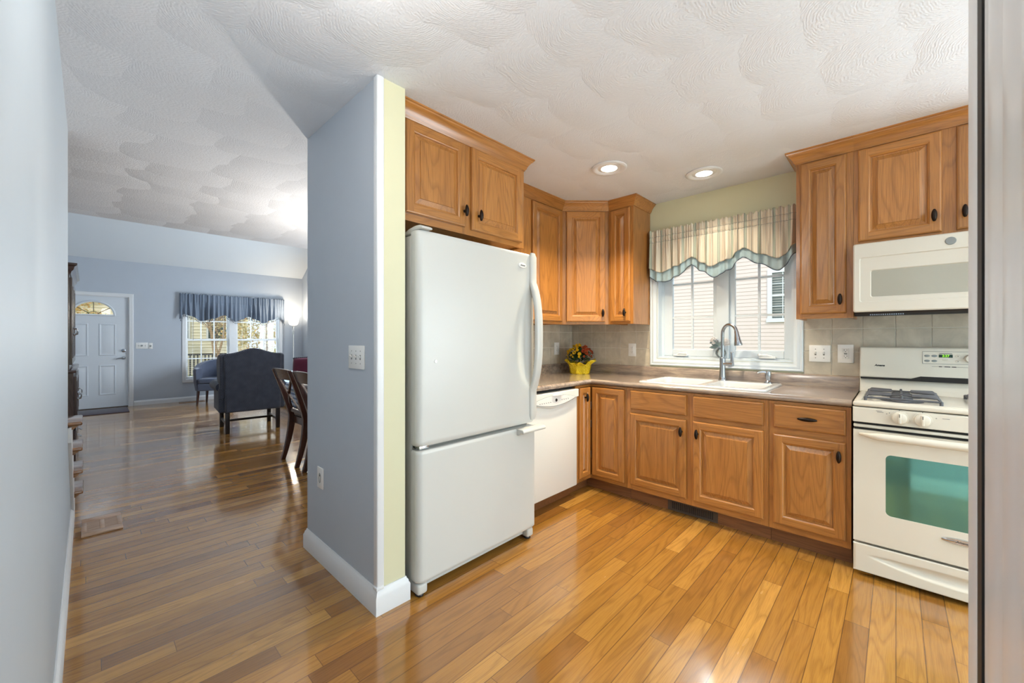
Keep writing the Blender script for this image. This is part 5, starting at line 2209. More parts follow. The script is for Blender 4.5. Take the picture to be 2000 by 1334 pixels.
# ------------------------------------------------------------------ front door
def front_door():
    t = thing('door_1', 'white front door with four raised panels and a fan-shaped window', 'door', (.07, YF + .05, 0))
    tag(t, kind='structure')
    x0, x1, z1 = -.372, .512, 2.008
    yo = YF + .028                     # inner face of the leaf
    cx, fz, fw, fh = .068, 1.672, .268, .245
    # leaf as strips around the fan opening
    mb = MB()
    n = 28
    arc = [(cx + fw * math.cos(math.pi * (1 - k / n)), fz + fh * math.sin(math.pi * (1 - k / n))) for k in range(n + 1)]
    for (ya_) in (yo, yo + .044):
        vs, fs = [], []
        for x, z in arc:
            vs += [(x, ya_, z), (x, ya_, z1)]
        fs += [(2 * i, 2 * i + 2, 2 * i + 3, 2 * i + 1) for i in range(n)]
        mb.add(vs, fs)
        for q in ((x0, cx - fw, .012, z1), (cx + fw, x1, .012, z1), (cx - fw, cx + fw, .012, fz)):
            mb.add([(q[0], ya_, q[2]), (q[1], ya_, q[2]), (q[1], ya_, q[3]), (q[0], ya_, q[3])], [(0, 1, 2, 3)])
    for (p, q) in (((x0, .012), (x1, .012)), ((x1, .012), (x1, z1)), ((x1, z1), (x0, z1)), ((x0, z1), (x0, .012))):
        mb.add([(p[0], yo, p[1]), (q[0], yo, q[1]), (q[0], yo + .044, q[1]), (p[0], yo + .044, p[1])], [(0, 1, 2, 3)])
    leaf = mb.build('leaf', M['white_door'], t, smooth=0, fixn=False)
    for (a, b, c, d) in ((.134, .354, .945, 1.520), (-.218, .002, .945, 1.520), (.134, .354, .235, .774), (-.218, .002, .235, .774)):
        mb = MB()

        def ring(o, h):
            return [(a + o, yo - h, c + o), (b - o, yo - h, c + o), (b - o, yo - h, d - o), (a + o, yo - h, d - o)]
        R_ = [ring(0, .0), ring(.006, .008), ring(.016, .009), ring(.026, .001), ring(.032, .001), ring(.050, .007)]
        loops(mb, R_, cap=True)
        mb.build('raised_panel', M['white_door'], leaf, smooth=20, fixn=True)
    # fan window
    mb = MB()
    rim = [(p[0], yo - .004, p[1]) for p in arc]
    mb.tube(rim, .018, 8)
    mb.tube([rim[0], rim[-1]], .016, 8)
    fan = mb.build('fan_frame', M['white_door'], t)
    mb = MB()
    mb.add([(cx, yo + .018, fz)] + [(x, yo + .018, z) for x, z in arc], [(0, i + 1, i + 2) for i in range(n)])
    mb.build('fan_glass', M['glass'], fan, smooth=0, fixn=False)
    mb = MB()
    for a in (R(35), R(90), R(145)):
        mb.tube([(cx + .07 * math.cos(a), yo + .014, fz + .06 * math.sin(a)), (cx + fw * math.cos(a), yo + .014, fz + fh * math.sin(a))], .006, 6)
    hub = [(cx + .07 * math.cos(math.pi * k / 10), yo + .014, fz + .06 * math.sin(math.pi * k / 10)) for k in range(11)]
    mb.tube(hub, .005, 6)
    mb.build('fan_bars', M['vent_brown'], fan)
    mb = MB()
    mb.lathe([(.030, yo), (.028, yo - .010), (.016, yo - .020), (.014, yo - .04), (.020, yo - .045), (.018, yo - .055), (0, yo - .056)], (.452, 0, .893), 16, 'y')
    mb.tube([(.452, yo - .05, .893), (.42, yo - .055, .897), (.375, yo - .052, .890), (.352, yo - .045, .880)], [.010, .010, .008, .006], 8)
    mb.build('lever_handle', M['steel'], leaf)
    mb = MB()
    mb.lathe([(.032, yo), (.030, yo - .010), (.020, yo - .016), (0, yo - .016)], (.452, 0, 1.031), 16, 'y')
    mb.rbox(.446, .458, yo - .034, yo - .012, 1.012, 1.050, .003, 2)
    mb.build('deadbolt', M['steel'], leaf)
    mb = MB()
    for (a, b, c, d) in ((x1 + .001, .525, 0, 2.02), (-.385, x0 - .001, 0, 2.02), (x0, x1, z1 + .001, 2.02)):
        mb.box(a, b, YF - .001, YF + .16, c, d)
    mb.build('jamb', M['white_trim'], t, smooth=0)
    prof = [(0, 0), (0, .012), (.006, .018), (.03, .016), (.040, .020), (.056, .018), (.062, .010), (.062, 0)]
    mb = MB()
    path = [(.523, 0), (.523, 2.018), (-.383, 2.018), (-.383, 0)]
    dirs = [(1, 0), (1, 1), (-1, 1), (-1, 0)]
    vs, m = [], len(prof)
    for (x, z), (sx, sz) in zip(path, dirs):
        vs += [(x + sx * o, YF - dd, z + sz * o) for o, dd in prof]
    mb.add(vs, [(i * m + k, i * m + (k + 1) % m, (i + 1) * m + (k + 1) % m, (i + 1) * m + k) for i in range(3) for k in range(m)])
    mb.build('casing', M['white_trim'], t, smooth=30)
    mb = MB()
    mb.rbox(x0, x1, YF - .005, YF + .12, 0, .010, .004, 2)
    mb.build('threshold', M['vent_brown'], t)


front_door()
o = MB().rbox(-.40, .49, 9.47, 10.16, 0, .012, .005, 2).build('door_mat', M['mat_purple'])
tag(o, 'dark purple mat on the floor in front of the white front door', 'mat')

# autumn swag outside the fan window
t = thing('autumn_swag', 'autumn flower swag hanging outside the fan window of the front door', 'wreath', (.09, YF + .115, 1.68))
rnd = random.Random(4)
mb = MB()
for k in range(420):
    x = rnd.gauss(.09, .095)
    h = .055 * max(0, 1 - ((x - .09) / .22) ** 2)
    leaf_quad(mb, (x, YF + .115 + rnd.uniform(-.02, .02), 1.655 + rnd.uniform(0, h)), (rnd.uniform(-1, 1), rnd.uniform(-.6, .6), rnd.uniform(-.2, 1)), (0, 1, .2), .032, .02, rnd.choice((0, 0, 1, 2)))
mb.build('foliage', [M['orange_leaves'], M['autumn'], M['green_leaves']], t, smooth=0, fixn=False)
mb = MB()
mb.tube([(-.13, YF + .118, 1.655), (.30, YF + .118, 1.655)], .006, 6)
mb.build('twig', M['bark'], t)


# ------------------------------------------------------------------ living room window
def living_window():
    t = thing('window_2', 'white twin double-hung window of the living room', 'window', (2.19, YF + .05, .4))
    tag(t, kind='structure')
    a, b, c, d = WH
    prof = [(0, 0), (0, .012), (.006, .018), (.03, .016), (.044, .020), (.058, .018), (.064, .010), (.064, 0)]
    mb = MB()
    y0, y1, z0, z1 = a - .056, b + .056, c - .06, d + .06
    ring, nrm = [(y0, z0), (y1, z0), (y1, z1), (y0, z1)], [(1, 1), (-1, 1), (-1, -1), (1, -1)]
    vs, n = [], len(prof)
    for (x, z), (sx, sz) in zip(ring, nrm):
        vs += [(x + sx * o, YF - q, z + sz * o) for o, q in prof]
    mb.add(vs, [(i * n + k, i * n + (k + 1) % n, ((i + 1) % 4) * n + (k + 1) % n, ((i + 1) % 4) * n + k) for i in range(4) for k in range(n)])
    mb.build('casing', M['white_trim'], t, smooth=30)
    mb = MB()
    for q in ((a, a + .012, c, d), (b - .012, b, c, d), (a + .012, b - .012, c, c + .012), (a + .012, b - .012, d - .012, d)):
        mb.box(q[0], q[1], YF - .001, YF + .159, q[2], q[3])
    mb.box(2.085, 2.215, YF + .012, YF + .158, c + .012, d - .012)
    mb.build('jamb', M['white_trim'], t, smooth=0)
    for (xa, xb) in ((a + .012, 2.085), (2.215, b - .012)):
        for (za, zb, yy) in ((c + .012, 1.245, YF + .075), (1.205, d - .012, YF + .105)):
            mb = MB()
            w_ = .034
            for q in ((xa, xa + w_, za, zb), (xb - w_, xb, za, zb), (xa + w_, xb - w_, za, za + .04), (xa + w_, xb - w_, zb - .04, zb)):
                mb.box(q[0], q[1], yy, yy + .028, q[2], q[3])
            s = mb.build('sash', M['white_trim'], t, smooth=0)
            mb = MB()
            mb.box(xa + w_, xb - w_, yy + .013, yy + .017, za + .04, zb - .04)
            mb.build('glass_pane', M['glass'], s, smooth=0)
            mb = MB()
            for k in (1, 2):
                x = xa + w_ + (xb - xa - 2 * w_) * k / 3
                mb.box(x - .009, x + .009, yy + .006, yy + .024, za + .04, zb - .04)
            zm = (za + zb) / 2
            mb.box(xa + w_, xb - w_, yy + .007, yy + .023, zm - .009, zm + .009)
            mb.build('muntin_grid', M['white_trim'], s, smooth=0)


living_window()


def blind(x0, x1, label):
    t = thing('window_blind', label, 'blind', ((x0 + x1) / 2, YF + .04, 2.0), 0)
    mb = MB()
    mb.rbox(x0, x1, YF + .016, YF + .060, 1.965, 2.015, .004, 2)
    mb.build('head_rail', M['blind'], t)
    mb = MB()
    z = .50
    while z < 1.96:
        mb.add([(x0 + .004, YF + .027, z), (x1 - .004, YF + .027, z), (x1 - .004, YF + .051, z), (x0 + .004, YF + .051, z),
                (x0 + .004, YF + .027, z + .0007), (x1 - .004, YF + .027, z + .0007), (x1 - .004, YF + .051, z + .0007), (x0 + .004, YF + .051, z + .0007)],
               [(0, 1, 2, 3), (4, 5, 6, 7), (0, 1, 5, 4), (1, 2, 6, 5), (2, 3, 7, 6), (3, 0, 4, 7)])
        z += .042
    mb.build('slats', M['blind'], t, smooth=0)
    mb = MB()
    mb.rbox(x0, x1, YF + .022, YF + .056, .462, .480, .004, 2)
    mb.build('bottom_rail', M['blind'], t)
    mb = MB()
    for x in (x0 + .1, x1 - .1):
        mb.box(x - .0008, x + .0008, YF + .021, YF + .0225, .47, 1.97)
        mb.box(x - .0008, x + .0008, YF + .056, YF + .0575, .47, 1.97)
    mb.build('ladder_cords', M['blind'], t, smooth=0)
    return t


tb = blind(1.362, 2.080, 'white slatted blind in the window half nearer the front door')
mb = MB()
mb.tube([(1.47, YF + .012, 1.97), (1.47, YF + .010, 1.22)], .004, 8)
mb.build('tilt_wand', M['seal_grey'], tb)
blind(2.220, 3.028, 'white slatted blind in the window half nearer the floor lamp')


def living_valance():
    t = thing('window_valance', 'slate blue scalloped valance with bead fringe over the living room window', 'valance', (2.19, YF - .1, 1.6))
    X0, X1 = 1.245, 3.135
    W = X1 - X0
    bot = [(x - X0, z) for x, z in ((1.245, 1.64), (1.31, 1.742), (1.42, 1.70), (1.59, 1.607), (1.78, 1.66), (1.971, 1.737), (2.08, 1.68), (2.171, 1.61), (2.28, 1.66), (2.399, 1.723), (2.54, 1.67), (2.697, 1.592), (2.86, 1.67), (3.005, 1.738), (3.08, 1.68), (3.135, 1.60))]
    top = 2.145
    F = folds(8, 20, W)

    def cloth(u, v):
        s = u * W
        zb = interp(bot, s)
        z = top + (zb - top) * v
        tt = (top - z) / (top - 1.6)
        end = min(u, 1 - u) * W
        wrap = max(0, 1 - end / .03)
        hd = .012 * math.sin(u * 260 + 2 * math.sin(u * 41)) * max(0, 1 - v * 8)
        return (X0 + s, YF - .10 + .08 * wrap ** 2 - F(u, tt) * 1.5 + .006 * math.exp(-((tt - .30) / .03) ** 2), z + hd)
    mb = MB()
    mb.grid(380, 34, cloth)
    mb.build('gathered_cloth', M['blue_drape'], t, smooth=80, solid=.002)
    mb = MB()
    N_ = 84
    for k in range(N_):
        p = Vector(cloth((k + .5) / N_, 1.0))
        mb.tube([p, p - Vector((0, 0, .030))], .0035, 5)
        mb.ball(p - Vector((0, 0, .040)), (.0075, .0075, .010), 6, 5)
    mb.build('bead_fringe', M['bead_dark'], t)
    mb = MB()
    mb.tube([(X0 + .01, YF - .032, 1.985), (X1 - .01, YF - .032, 1.985)], .008, 8)
    for x in (X0 + .03, X1 - .03):
        mb.box(x - .01, x + .01, YF - .032, YF, 1.975, 1.995)
    mb.build('curtain_rod', M['white_trim'], t)


living_valance()


# ------------------------------------------------------------------ floor lamp
def torchiere():
    x, y = 3.20, 9.86
    t = thing('floor_lamp', 'pale metal torchiere floor lamp with a lit glass bowl shade', 'lamp', (x, y, 0))
    mb = MB()
    mb.lathe([(0, 0), (.135, 0), (.135, .012), (.11, .022), (.04, .035), (.018, .06), (0, .06)], (x, y, 0), 28)
    mb.build('base', M['brass_pale'], t)
    mb = MB()
    mb.tube([(x, y, .05), (x, y, 1.35)], .013, 12)
    mb.lathe([(.013, 1.35), (.022, 1.37), (.018, 1.40), (.028, 1.43), (.014, 1.46), (.024, 1.50), (.018, 1.53), (.03, 1.545), (0, 1.55)], (x, y, 0), 16)
    mb.build('pole', M['brass_pale'], t)
    mb = MB()
    mb.lathe([(.03, 1.545), (.075, 1.565), (.098, 1.61), (.104, 1.67), (.115, 1.72), (.138, 1.757), (.134, 1.759), (.109, 1.72), (.098, 1.67), (.092, 1.61), (.07, 1.575), (.03, 1.558)], (x, y, 0), 32, cap=False)
    mb.build('glass_shade', M['torch_glow'], t)
    add_light('torchiere_bulb', 'POINT', (0, 0, 1.80), 14, (1.0, .86, .66), .06, parent=t)


torchiere()


# ------------------------------------------------------------------ seats (each built at its own origin, facing +Y)
def wing_chair():
    t = thing('wing_chair', 'high-backed slate weave wing chair seen from behind in the living room', 'chair', (1.575, 6.62, 0), R(-4.5))
    Fm = M['wing_fabric']
    # back with a camel top
    mb = MB()
    top = []
    for k in range(25):
        x = -.335 + .67 * k / 24
        u = x / .335
        top.append((x, 1.045 + .075 * math.exp(-(u / .52) ** 2) + .012 * (abs(u) > .9) * 0))
    poly = [(-.318, .275), (.318, .275)] + [(p[0], p[1]) for p in reversed(top)]
    mb.prism(poly, 'y', -.335, -.215)
    mb.build('back', Fm, t, smooth=30, bevel=.022, seg=4, local=True)
    for s in (-1, 1):
        mb = MB()
        mb.prism([(-.30, .45), (-.30, 1.035), (-.20, 1.05), (-.02, 1.03), (.075, .96), (.085, .86), (.02, .72), (-.06, .62), (-.06, .45)], 'x', s * .285, s * .375)
        mb.build('wing', Fm, t, smooth=30, bevel=.028, seg=4, local=True)
        mb = MB()
        mb.rbox(min(s * .275, s * .385), max(s * .275, s * .385), -.28, .27, .27, .60, .03, 4)
        mb.tube([(s * .355, -.20, .605), (s * .36, .0, .61), (s * .365, .20, .612), (s * .366, .30, .608)], [.055, .066, .070, .066], 16)
        mb.build('arm', Fm, t, local=True)
    mb = MB()
    mb.rbox(-.30, .30, -.26, .30, .27, .40, .02, 3)
    mb.build('seat_base', Fm, t, local=True)
    mb = MB()
    mb.rbox(-.275, .275, -.215, .325, .40, .52, .04, 4)
    mb.build('seat_cushion', Fm, t, local=True)
    for sx in (-1, 1):
        for y in (-.285, .285):
            mb = MB()
            mb.rbox(sx * .292 - .024, sx * .292 + .024, y - .024, y + .024, 0, .275, .004, 2)
            mb.build('leg', M['chair_black'], t, local=True)
        mb = MB()
        mb.box(sx * .292 - .011, sx * .292 + .011, -.262, .262, .105, .135)
        mb.build('stretcher', M['chair_black'], t, smooth=0, local=True)
    mb = MB()
    mb.box(-.281, .281, -.012, .012, .112, .140)
    mb.build('stretcher', M['chair_black'], t, smooth=0, local=True)


wing_chair()


def tub_chair():
    t = thing('tub_chair', 'blue grey barrel-back tub chair in front of the living room window', 'chair', (1.73, 9.56, 0), R(160))
    Fm = M['tub_fabric']
    mb = MB()
    n = 40
    vs = []
    for i in range(n + 1):
        a = R(-130 + 260 * i / n)               # 0 = middle of the back
        back = max(0, math.cos(a))
        zt = .70 + .15 * back ** .8 if math.cos(a) > 0 else .70 - .02 * (-math.cos(a))
        ro, ri = .36, .265
        sx, sy = 1.0, 1.0
        for (r, z) in ((ro * .93, .27), (ro, .42), (ro * 1.03, zt - .05), (ro * .99, zt - .01), ((ro + ri) / 2, zt), (ri * 1.02, zt - .015), (ri, zt - .06), (ri, .30)):
            vs.append((r * math.sin(a) * sx, -r * math.cos(a) * sy, z))
    m = 8
    fs = [(i * m + k, i * m + (k + 1) % m, (i + 1) * m + (k + 1) % m, (i + 1) * m + k) for i in range(n) for k in range(m)]
    fs += [list(range(m)), list(range(n * m, (n + 1) * m))]
    mb.add(vs, fs)
    mb.build('barrel_back', Fm, t, smooth=50, local=True)
    mb = MB()
    pts = [(.255 * math.cos(R(a)), .255 * math.sin(R(a))) for a in range(180, 361, 12)]
    poly = pts + [(.255, .27), (-.255, .27)]
    mb.prism(poly, 'z', .27, .40)
    mb.build('seat_base', Fm, t, local=True, bevel=.015, seg=3)
    mb = MB()
    mb.prism([(x * .97, y * .97 + .01) for x, y in poly], 'z', .401, .50)
    mb.build('seat_cushion', Fm, t, local=True, bevel=.03, seg=4)
    for (x, y) in ((-.25, .22), (.25, .22), (-.2, -.24), (.2, -.24)):
        mb = MB()
        mb.tube([(x, y, .28), (x * 1.06, y * 1.06, 0)], [.026, .016], 4)
        mb.build('leg', M['mahogany'], t, local=True, smooth=0)


tub_chair()


def dining_chair(loc, rz, label):
    t = thing('dining_chair', label, 'chair', loc, rz, 'dining chairs at the table')
    Wd = M['mahogany']
    mb = MB()
    mb.prism([(-.205, -.19), (.205, -.19), (.235, .23), (.20, .255), (-.20, .255), (-.235, .23)], 'z', .445, .485)
    mb.build('seat', M['seat_fabric'], t, local=True, bevel=.016, seg=3)
    mb = MB()
    mb.prism([(-.20, -.20), (.20, -.20), (.228, .22), (.195, .24), (-.195, .24), (-.228, .22)], 'z', .375, .445)
    mb.build('apron', Wd, t, local=True, smooth=0)

    def stile(z):
        # y of the rear post at height z (leans back above the seat, sweeps back below)
        if z < .45:
            return -.205 - .085 * ((.45 - z) / .45) ** 1.6
        return -.205 - .165 * ((z - .45) / .5) ** 1.15

    def post_w(z):
        return .200 + .035 * max(0, (z - .45) / .5) if z > .45 else .200 + .0 * z
    for s in (-1, 1):
        zs = [0, .1, .2, .3, .4, .46, .52, .6, .7, .8, .9, .935]
        vs, n = [], 4
        for z in zs:
            hw = .017 + .006 * max(0, 1 - abs(z - .45) / .45)
            hd = .020 + .012 * max(0, 1 - abs(z - .42) / .4)
            x, y = s * post_w(z), stile(z)
            vs += [(x - hw, y - hd, z), (x + hw, y - hd, z), (x + hw, y + hd, z), (x - hw, y + hd, z)]
        mb = MB()
        mb.add(vs, [(i * 4 + k, i * 4 + (k + 1) % 4, (i + 1) * 4 + (k + 1) % 4, (i + 1) * 4 + k) for i in range(len(zs) - 1) for k in range(4)] + [(0, 1, 2, 3), tuple(range(len(vs) - 4, len(vs)))])
        mb.build('rear_leg', Wd, t, local=True, smooth=50, bevel=.004)
        mb = MB()
        mb.tube([(s * .19, .205, .44), (s * .195, .21, .2), (s * .20, .222, 0)], [.030, .026, .018], 4)
        mb.build('front_leg', Wd, t, local=True, smooth=0)
    # crest rail, bowed
    mb = MB()
    vs = []
    for i in range(13):
        u = -1 + 2 * i / 12
        x = u * .250
        yb = -.022 * (1 - u * u)
        for (z, th) in ((.845, .011), (.945 + .012 * (1 - u * u), .012)):
            y = stile(min(z, .94)) + yb
            vs += [(x, y - th, z), (x, y + th, z)]
    fs = []
    for i in range(12):
        a, b = i * 4, (i + 1) * 4
        fs += [(a, b, b + 2, a + 2), (a + 1, a + 3, b + 3, b + 1), (a + 2, b + 2, b + 3, a + 3), (a, a + 1, b + 1, b)]
    fs += [(0, 1, 3, 2), (48, 49, 51, 50)]
    mb.add(vs, fs)
    mb.build('crest_rail', Wd, t, local=True, smooth=40, bevel=.005)
    # crossing curved slats
    for s in (-1, 1):
        mb = MB()
        pts = []
        for k in range(15):
            u = k / 14
            z = .50 + (.85 - .50) * u
            x = s * (-.175 + .33 * (u ** 1.25))
            pts.append((x, stile(z) - .018 * math.sin(math.pi * u) + s * .006, z))
        vs = []
        for (x, y, z) in pts:
            vs += [(x - .016, y - .008, z), (x + .016, y - .008, z), (x + .016, y + .008, z), (x - .016, y + .008, z)]
        mb.add(vs, [(i * 4 + k, i * 4 + (k + 1) % 4, (i + 1) * 4 + (k + 1) % 4, (i + 1) * 4 + k) for i in range(14) for k in range(4)] + [(0, 1, 2, 3), tuple(range(56, 60))])
        mb.build('cross_slat', Wd, t, local=True, smooth=50)
    mb = MB()
    mb.box(-.19, .19, stile(.51) - .012, stile(.51) + .012, .492, .53)
    mb.build('lower_rail', Wd, t, local=True, smooth=0, bevel=.004)
    return t


ch = dining_chair((1.683, 4.40, 0), R(-90), 'dark mahogany dining chair at the table, closer to the wing chair')
c2 = copy_tree(ch)
c2.location = (1.683, 3.805, 0)
c2['label'] = 'dark mahogany dining chair partly hidden by the blue grey wall end'


def dining_table():
    t = thing('dining_table', 'dark mahogany dining table behind the dining chairs', 'table', (2.2, 4.0, 0))
    mb = MB()
    mb.rbox(1.56, 2.62, 3.15, 4.86, .725, .755, .010, 3)
    mb.build('tabletop', M['mahogany'], t)
    mb = MB()
    mb.box(1.66, 2.52, 3.25, 4.76, .655, .725)
    mb.build('apron', M['mahogany'], t, smooth=0)
    for y in (3.55, 4.46):
        mb = MB()
        mb.lathe([(.10, .08), (.07, .16), (.05, .25), (.075, .36), (.085, .45), (.05, .56), (.09, .655)], (2.09, y, 0), 20)
        mb.build('pedestal', M['mahogany'], t)
        mb = MB()
        mb.tube([(1.76, y, .03), (1.9, y, .07), (2.09, y, .11), (2.28, y, .07), (2.42, y, .03)], .03, 8)
        mb.build('foot', M['mahogany'], t)


dining_table()
mb = MB()
for k in range(7):
    y = 4.86 - .02 - k * .05
mb.rbox(1.575, 2.605, 4.36, 4.80, .7552, .760, .002, 1)
for y in (4.38, 4.42, 4.46):
    mb.box(1.5745, 2.6055, y - .008, y + .008, .7548, .7606, 1)
tag(mb.build('table_runner', [M['runner'], M['chair_black']], smooth=0), 'cream table runner with dark stripes on the dining table end', 'table runner')


def plaid_sofa():
    t = thing('loveseat', 'blue and white plaid loveseat mostly hidden behind the dining chairs', 'sofa', (2.95, 8.0, 0))
    Pm = M['plaid']
    x0, x1, y0, y1 = 2.50, 3.40, 7.25, 8.95
    mb = MB()
    mb.rbox(x0, x1, y0 + .12, y1 - .12, .04, .30, .02, 2)
    mb.build('base', Pm, t)
    mb = MB()
    mb.rbox(x1 - .22, x1, y0 + .1, y1 - .1, .25, .86, .06, 4)
    mb.build('back', Pm, t)
    for y in (y0, y1 - .16):
        mb = MB()
        mb.rbox(x0, x1, y, y + .16, .02, .60, .05, 4)
        mb.build('arm', Pm, t)
    for k in range(2):
        mb = MB()
        a = y0 + .165 + k * .685
        mb.rbox(x0 - .01, x1 - .23, a, a + .68, .30, .46, .04, 3)
        mb.build('seat_cushion', Pm, t)
    for x in (x0 + .06, x1 - .06):
        for y in (y0 + .06, y1 - .06):
            mb = MB()
            mb.tube([(x, y, 0), (x, y, .06)], .02, 8)
            mb.build('leg', M['mahogany'], t)


plaid_sofa()


def pillow():
    t = thing('throw_pillow', 'burgundy throw pillow with a navy zigzag back on the plaid loveseat', 'pillow', (2.70, 7.68, .462), R(-42))
    def shape(th, off, s=1.0):
        def f(u, v):
            x, z = (u - .5) * 2, (v - .5) * 2
            puff = (max(0, 1 - x ** 4) * max(0, 1 - z ** 4)) ** .5
            return (x * .23 * s * (1 - .06 * z * z), off + th * puff, .225 + z * .22 * s * (1 - .06 * x * x))
        return f
    for nm, th, off, mt in (('front_panel', -.075, 0, 'burgundy'), ('back_panel', .075, 0, 'navy_fringe')):
        mb = MB()
        mb.grid(20, 20, shape(th, off))
        mb.build(nm, M[mt], t, local=True, smooth=80)
    mb = MB()
    edge = [(-.218, 0, .40), (0, .0, .446), (.218, 0, .40)]
    mb.tube([(-.225, .012, .432), (-.11, .02, .448), (0, .022, .452), (.11, .02, .448), (.225, .012, .432)], .016, 8)
    mb.build('zigzag_edge', M['navy_fringe'], t, local=True)


pillow()

# slim floor vent below the window
t = thing('floor_register', 'slim brown floor register along the front wall below the window', 'vent', (1.45, 10.08, 0))
mb = MB()
mb.rbox(1.22, 1.62, 10.02, 10.13, 0, .008, .003, 2)
mb.build('frame', M['register_wood'], t)
mb = MB()
for k in range(18):
    x = 1.25 + .34 * k / 17
    mb.box(x - .004, x + .004, 10.04, 10.11, .0078, .0086)
mb.build('slot', M['slot_dark'], t, smooth=0)

# unseen pendant added over the dining table as uplight for the ceiling
t = thing('pendant_lamp', 'glass bowl pendant lamp hanging over the dining table', 'lamp', (2.1, 3.95, 1.450))
mb = MB()
for k in range(3):
    a = 2.094 * k
    mb.tube([(2.1 + .19 * math.cos(a), 3.95 + .19 * math.sin(a), 1.560), (2.1, 3.95, 1.82)], .004, 6)
mb.tube([(2.1, 3.95, 1.81), (2.1, 3.95, H - .02)], .006, 8)
mb.lathe([(0, H - .001), (.06, H - .001), (.05, H - .025), (0, H - .025)], (2.1, 3.95, 0), 20)
mb.build('stem', M['steel'], t)
mb = MB()
mb.lathe([(0, 1.455), (.06, 1.460), (.12, 1.485), (.17, 1.525), (.20, 1.565), (.196, 1.567), (.165, 1.530), (.115, 1.492), (.06, 1.468), (0, 1.463)], (2.1, 3.95, 0), 28, cap=False)
mb.build('glass_bowl', M['torch_glow'], t)
add_light('pendant_bulb', 'POINT', (0, 0, .13), 75, (1.0, .93, .84), .07, parent=t)


# ------------------------------------------------------------------ outside
struct(MB().box(-40, 60, -30, 90, -.75, -.65).build('lawn', M['lawn'], smooth=0), 'autumn lawn and street outside the windows', 'ground')


def lap_siding(mb, P, u0, u1, z0, z1, lap, step=.014):
    """Overlapping boards: each board leans out towards its lower edge."""
    z = z0
    while z < z1:
        zt = min(z + lap, z1)
        mb.add([P(u0, step, z), P(u1, step, z), P(u1, 0, zt), P(u0, 0, zt), P(u0, 0, z), P(u1, 0, z)], [(0, 1, 2, 3), (4, 5, 1, 0)])
        z += lap


def neighbour_house():
    XN = 9.5
    t = thing('neighbor_house', 'pale pink sided neighbor house seen through the sink window', 'house', (XN + .5, 2.0, -.65))

    def P(u, d, z):
        return (XN - d, u, z)
    mb = MB()
    lap_siding(mb, P, -4.0, 9.0, -.65, 5.2, .078, .010)
    mb.build('siding', M['siding'], t, smooth=0, fixn=False)
    mb = MB()
    mb.box(XN + .01, XN + 1.0, -4.0, 9.0, -.65, 5.2)
    mb.build('wall_core', M['siding'], t, smooth=0)
    # grey strips painted as shadow lines of a lower gable's white rake boards
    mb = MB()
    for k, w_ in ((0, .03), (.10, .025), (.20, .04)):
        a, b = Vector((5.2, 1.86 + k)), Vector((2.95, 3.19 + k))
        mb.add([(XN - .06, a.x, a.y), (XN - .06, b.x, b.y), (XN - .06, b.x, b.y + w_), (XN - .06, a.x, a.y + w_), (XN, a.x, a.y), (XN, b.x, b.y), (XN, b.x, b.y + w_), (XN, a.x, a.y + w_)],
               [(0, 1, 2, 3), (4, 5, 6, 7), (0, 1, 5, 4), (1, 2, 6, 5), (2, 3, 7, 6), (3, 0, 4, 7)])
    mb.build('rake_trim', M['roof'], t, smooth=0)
    y0, y1, z0, z1 = 1.08, 1.80, 1.66, 2.57
    mb = MB()
    for q in ((y0 - .08, y0, z0, z1 + .08), (y1, y1 + .08, z0, z1 + .08), (y0, y1, z1, z1 + .08), (y0 - .1, y1 + .1, z0 - .08, z0)):
        mb.box(XN - .05, XN, *q)
    w_ = mb.build('window_trim', M['white_trim'], t, smooth=0)
    mb = MB()
    mb.box(XN - .022, XN - .017, y0, y1, z0, z1)
    mb.build('window_glass', M['out_glass'], w_, smooth=0)
    mb = MB()
    for k in range(1, 4):
        y = y0 + (y1 - y0) * k / 4
        mb.box(XN - .034, XN - .024, y - .008, y + .008, z0, z1)
    for z in (z0 + .24, (z0 + z1) / 2, z1 - .22):
        mb.box(XN - .036, XN - .024, y0, y1, z - (.018 if abs(z - (z0 + z1) / 2) < .01 else .008), z + (.018 if abs(z - (z0 + z1) / 2) < .01 else .008))
    mb.build('window_grid', M['white_trim'], w_, smooth=0)
    mb = MB()
    z = z0 + .02
    while z < z1:
        mb.box(XN - .0235, XN - .0222, y0, y1, z, z + .028)
        z += .05
    mb.build('window_blind', M['seal_grey'], w_, smooth=0)


neighbour_house()


def street_house():
    Y = 27.0
    t = thing('street_house', 'cream sided house across the street seen through the living room window', 'house', (4.0, Y + 3, -.65))

    def P(u, d, z):
        return (u, Y - d, z)
    mb = MB()
    lap_siding(mb, P, -2.0, 6.3, -.65, 3.6, .16, .03)
    mb.build('siding', M['siding_tan'], t, smooth=0, fixn=False)
    mb = MB()
    mb.box(-2.0, 6.3, Y + .01, Y + 7, -.65, 3.6)
    mb.build('wall_core', M['siding_tan'], t, smooth=0)
    mb = MB()
    mb.prism([(Y - .5, 3.5), (Y + 3.5, 6.0), (Y + 7.5, 3.5), (Y + 7.5, 3.7), (Y + 3.5, 6.2), (Y - .5, 3.7)], 'x', -2.5, 6.8)
    mb.build('roof', M['roof'], t, smooth=0)
    for x in (3.2, 4.9):
        mb = MB()
        mb.box(x - .5, x + .5, Y - .09, Y - .03, 1.2, 2.6)
        f = mb.build('window', M['white_trim'], t, smooth=0)
        mb = MB()
        mb.box(x - .42, x + .42, Y - .10, Y - .09, 1.28, 2.52)
        mb.build('pane', M['out_glass'], f, smooth=0)
    mb = MB()
    for k in range(26):
        x = 2.3 + k * .15
        mb.box(x - .025, x + .025, Y - 1.6, Y - 1.56, -.65, .45)
    mb.box(2.2, 6.2, Y - 1.62, Y - 1.54, .42, .50)
    mb.build('porch_railing', M['chair_black'], t, smooth=0)


street_house()


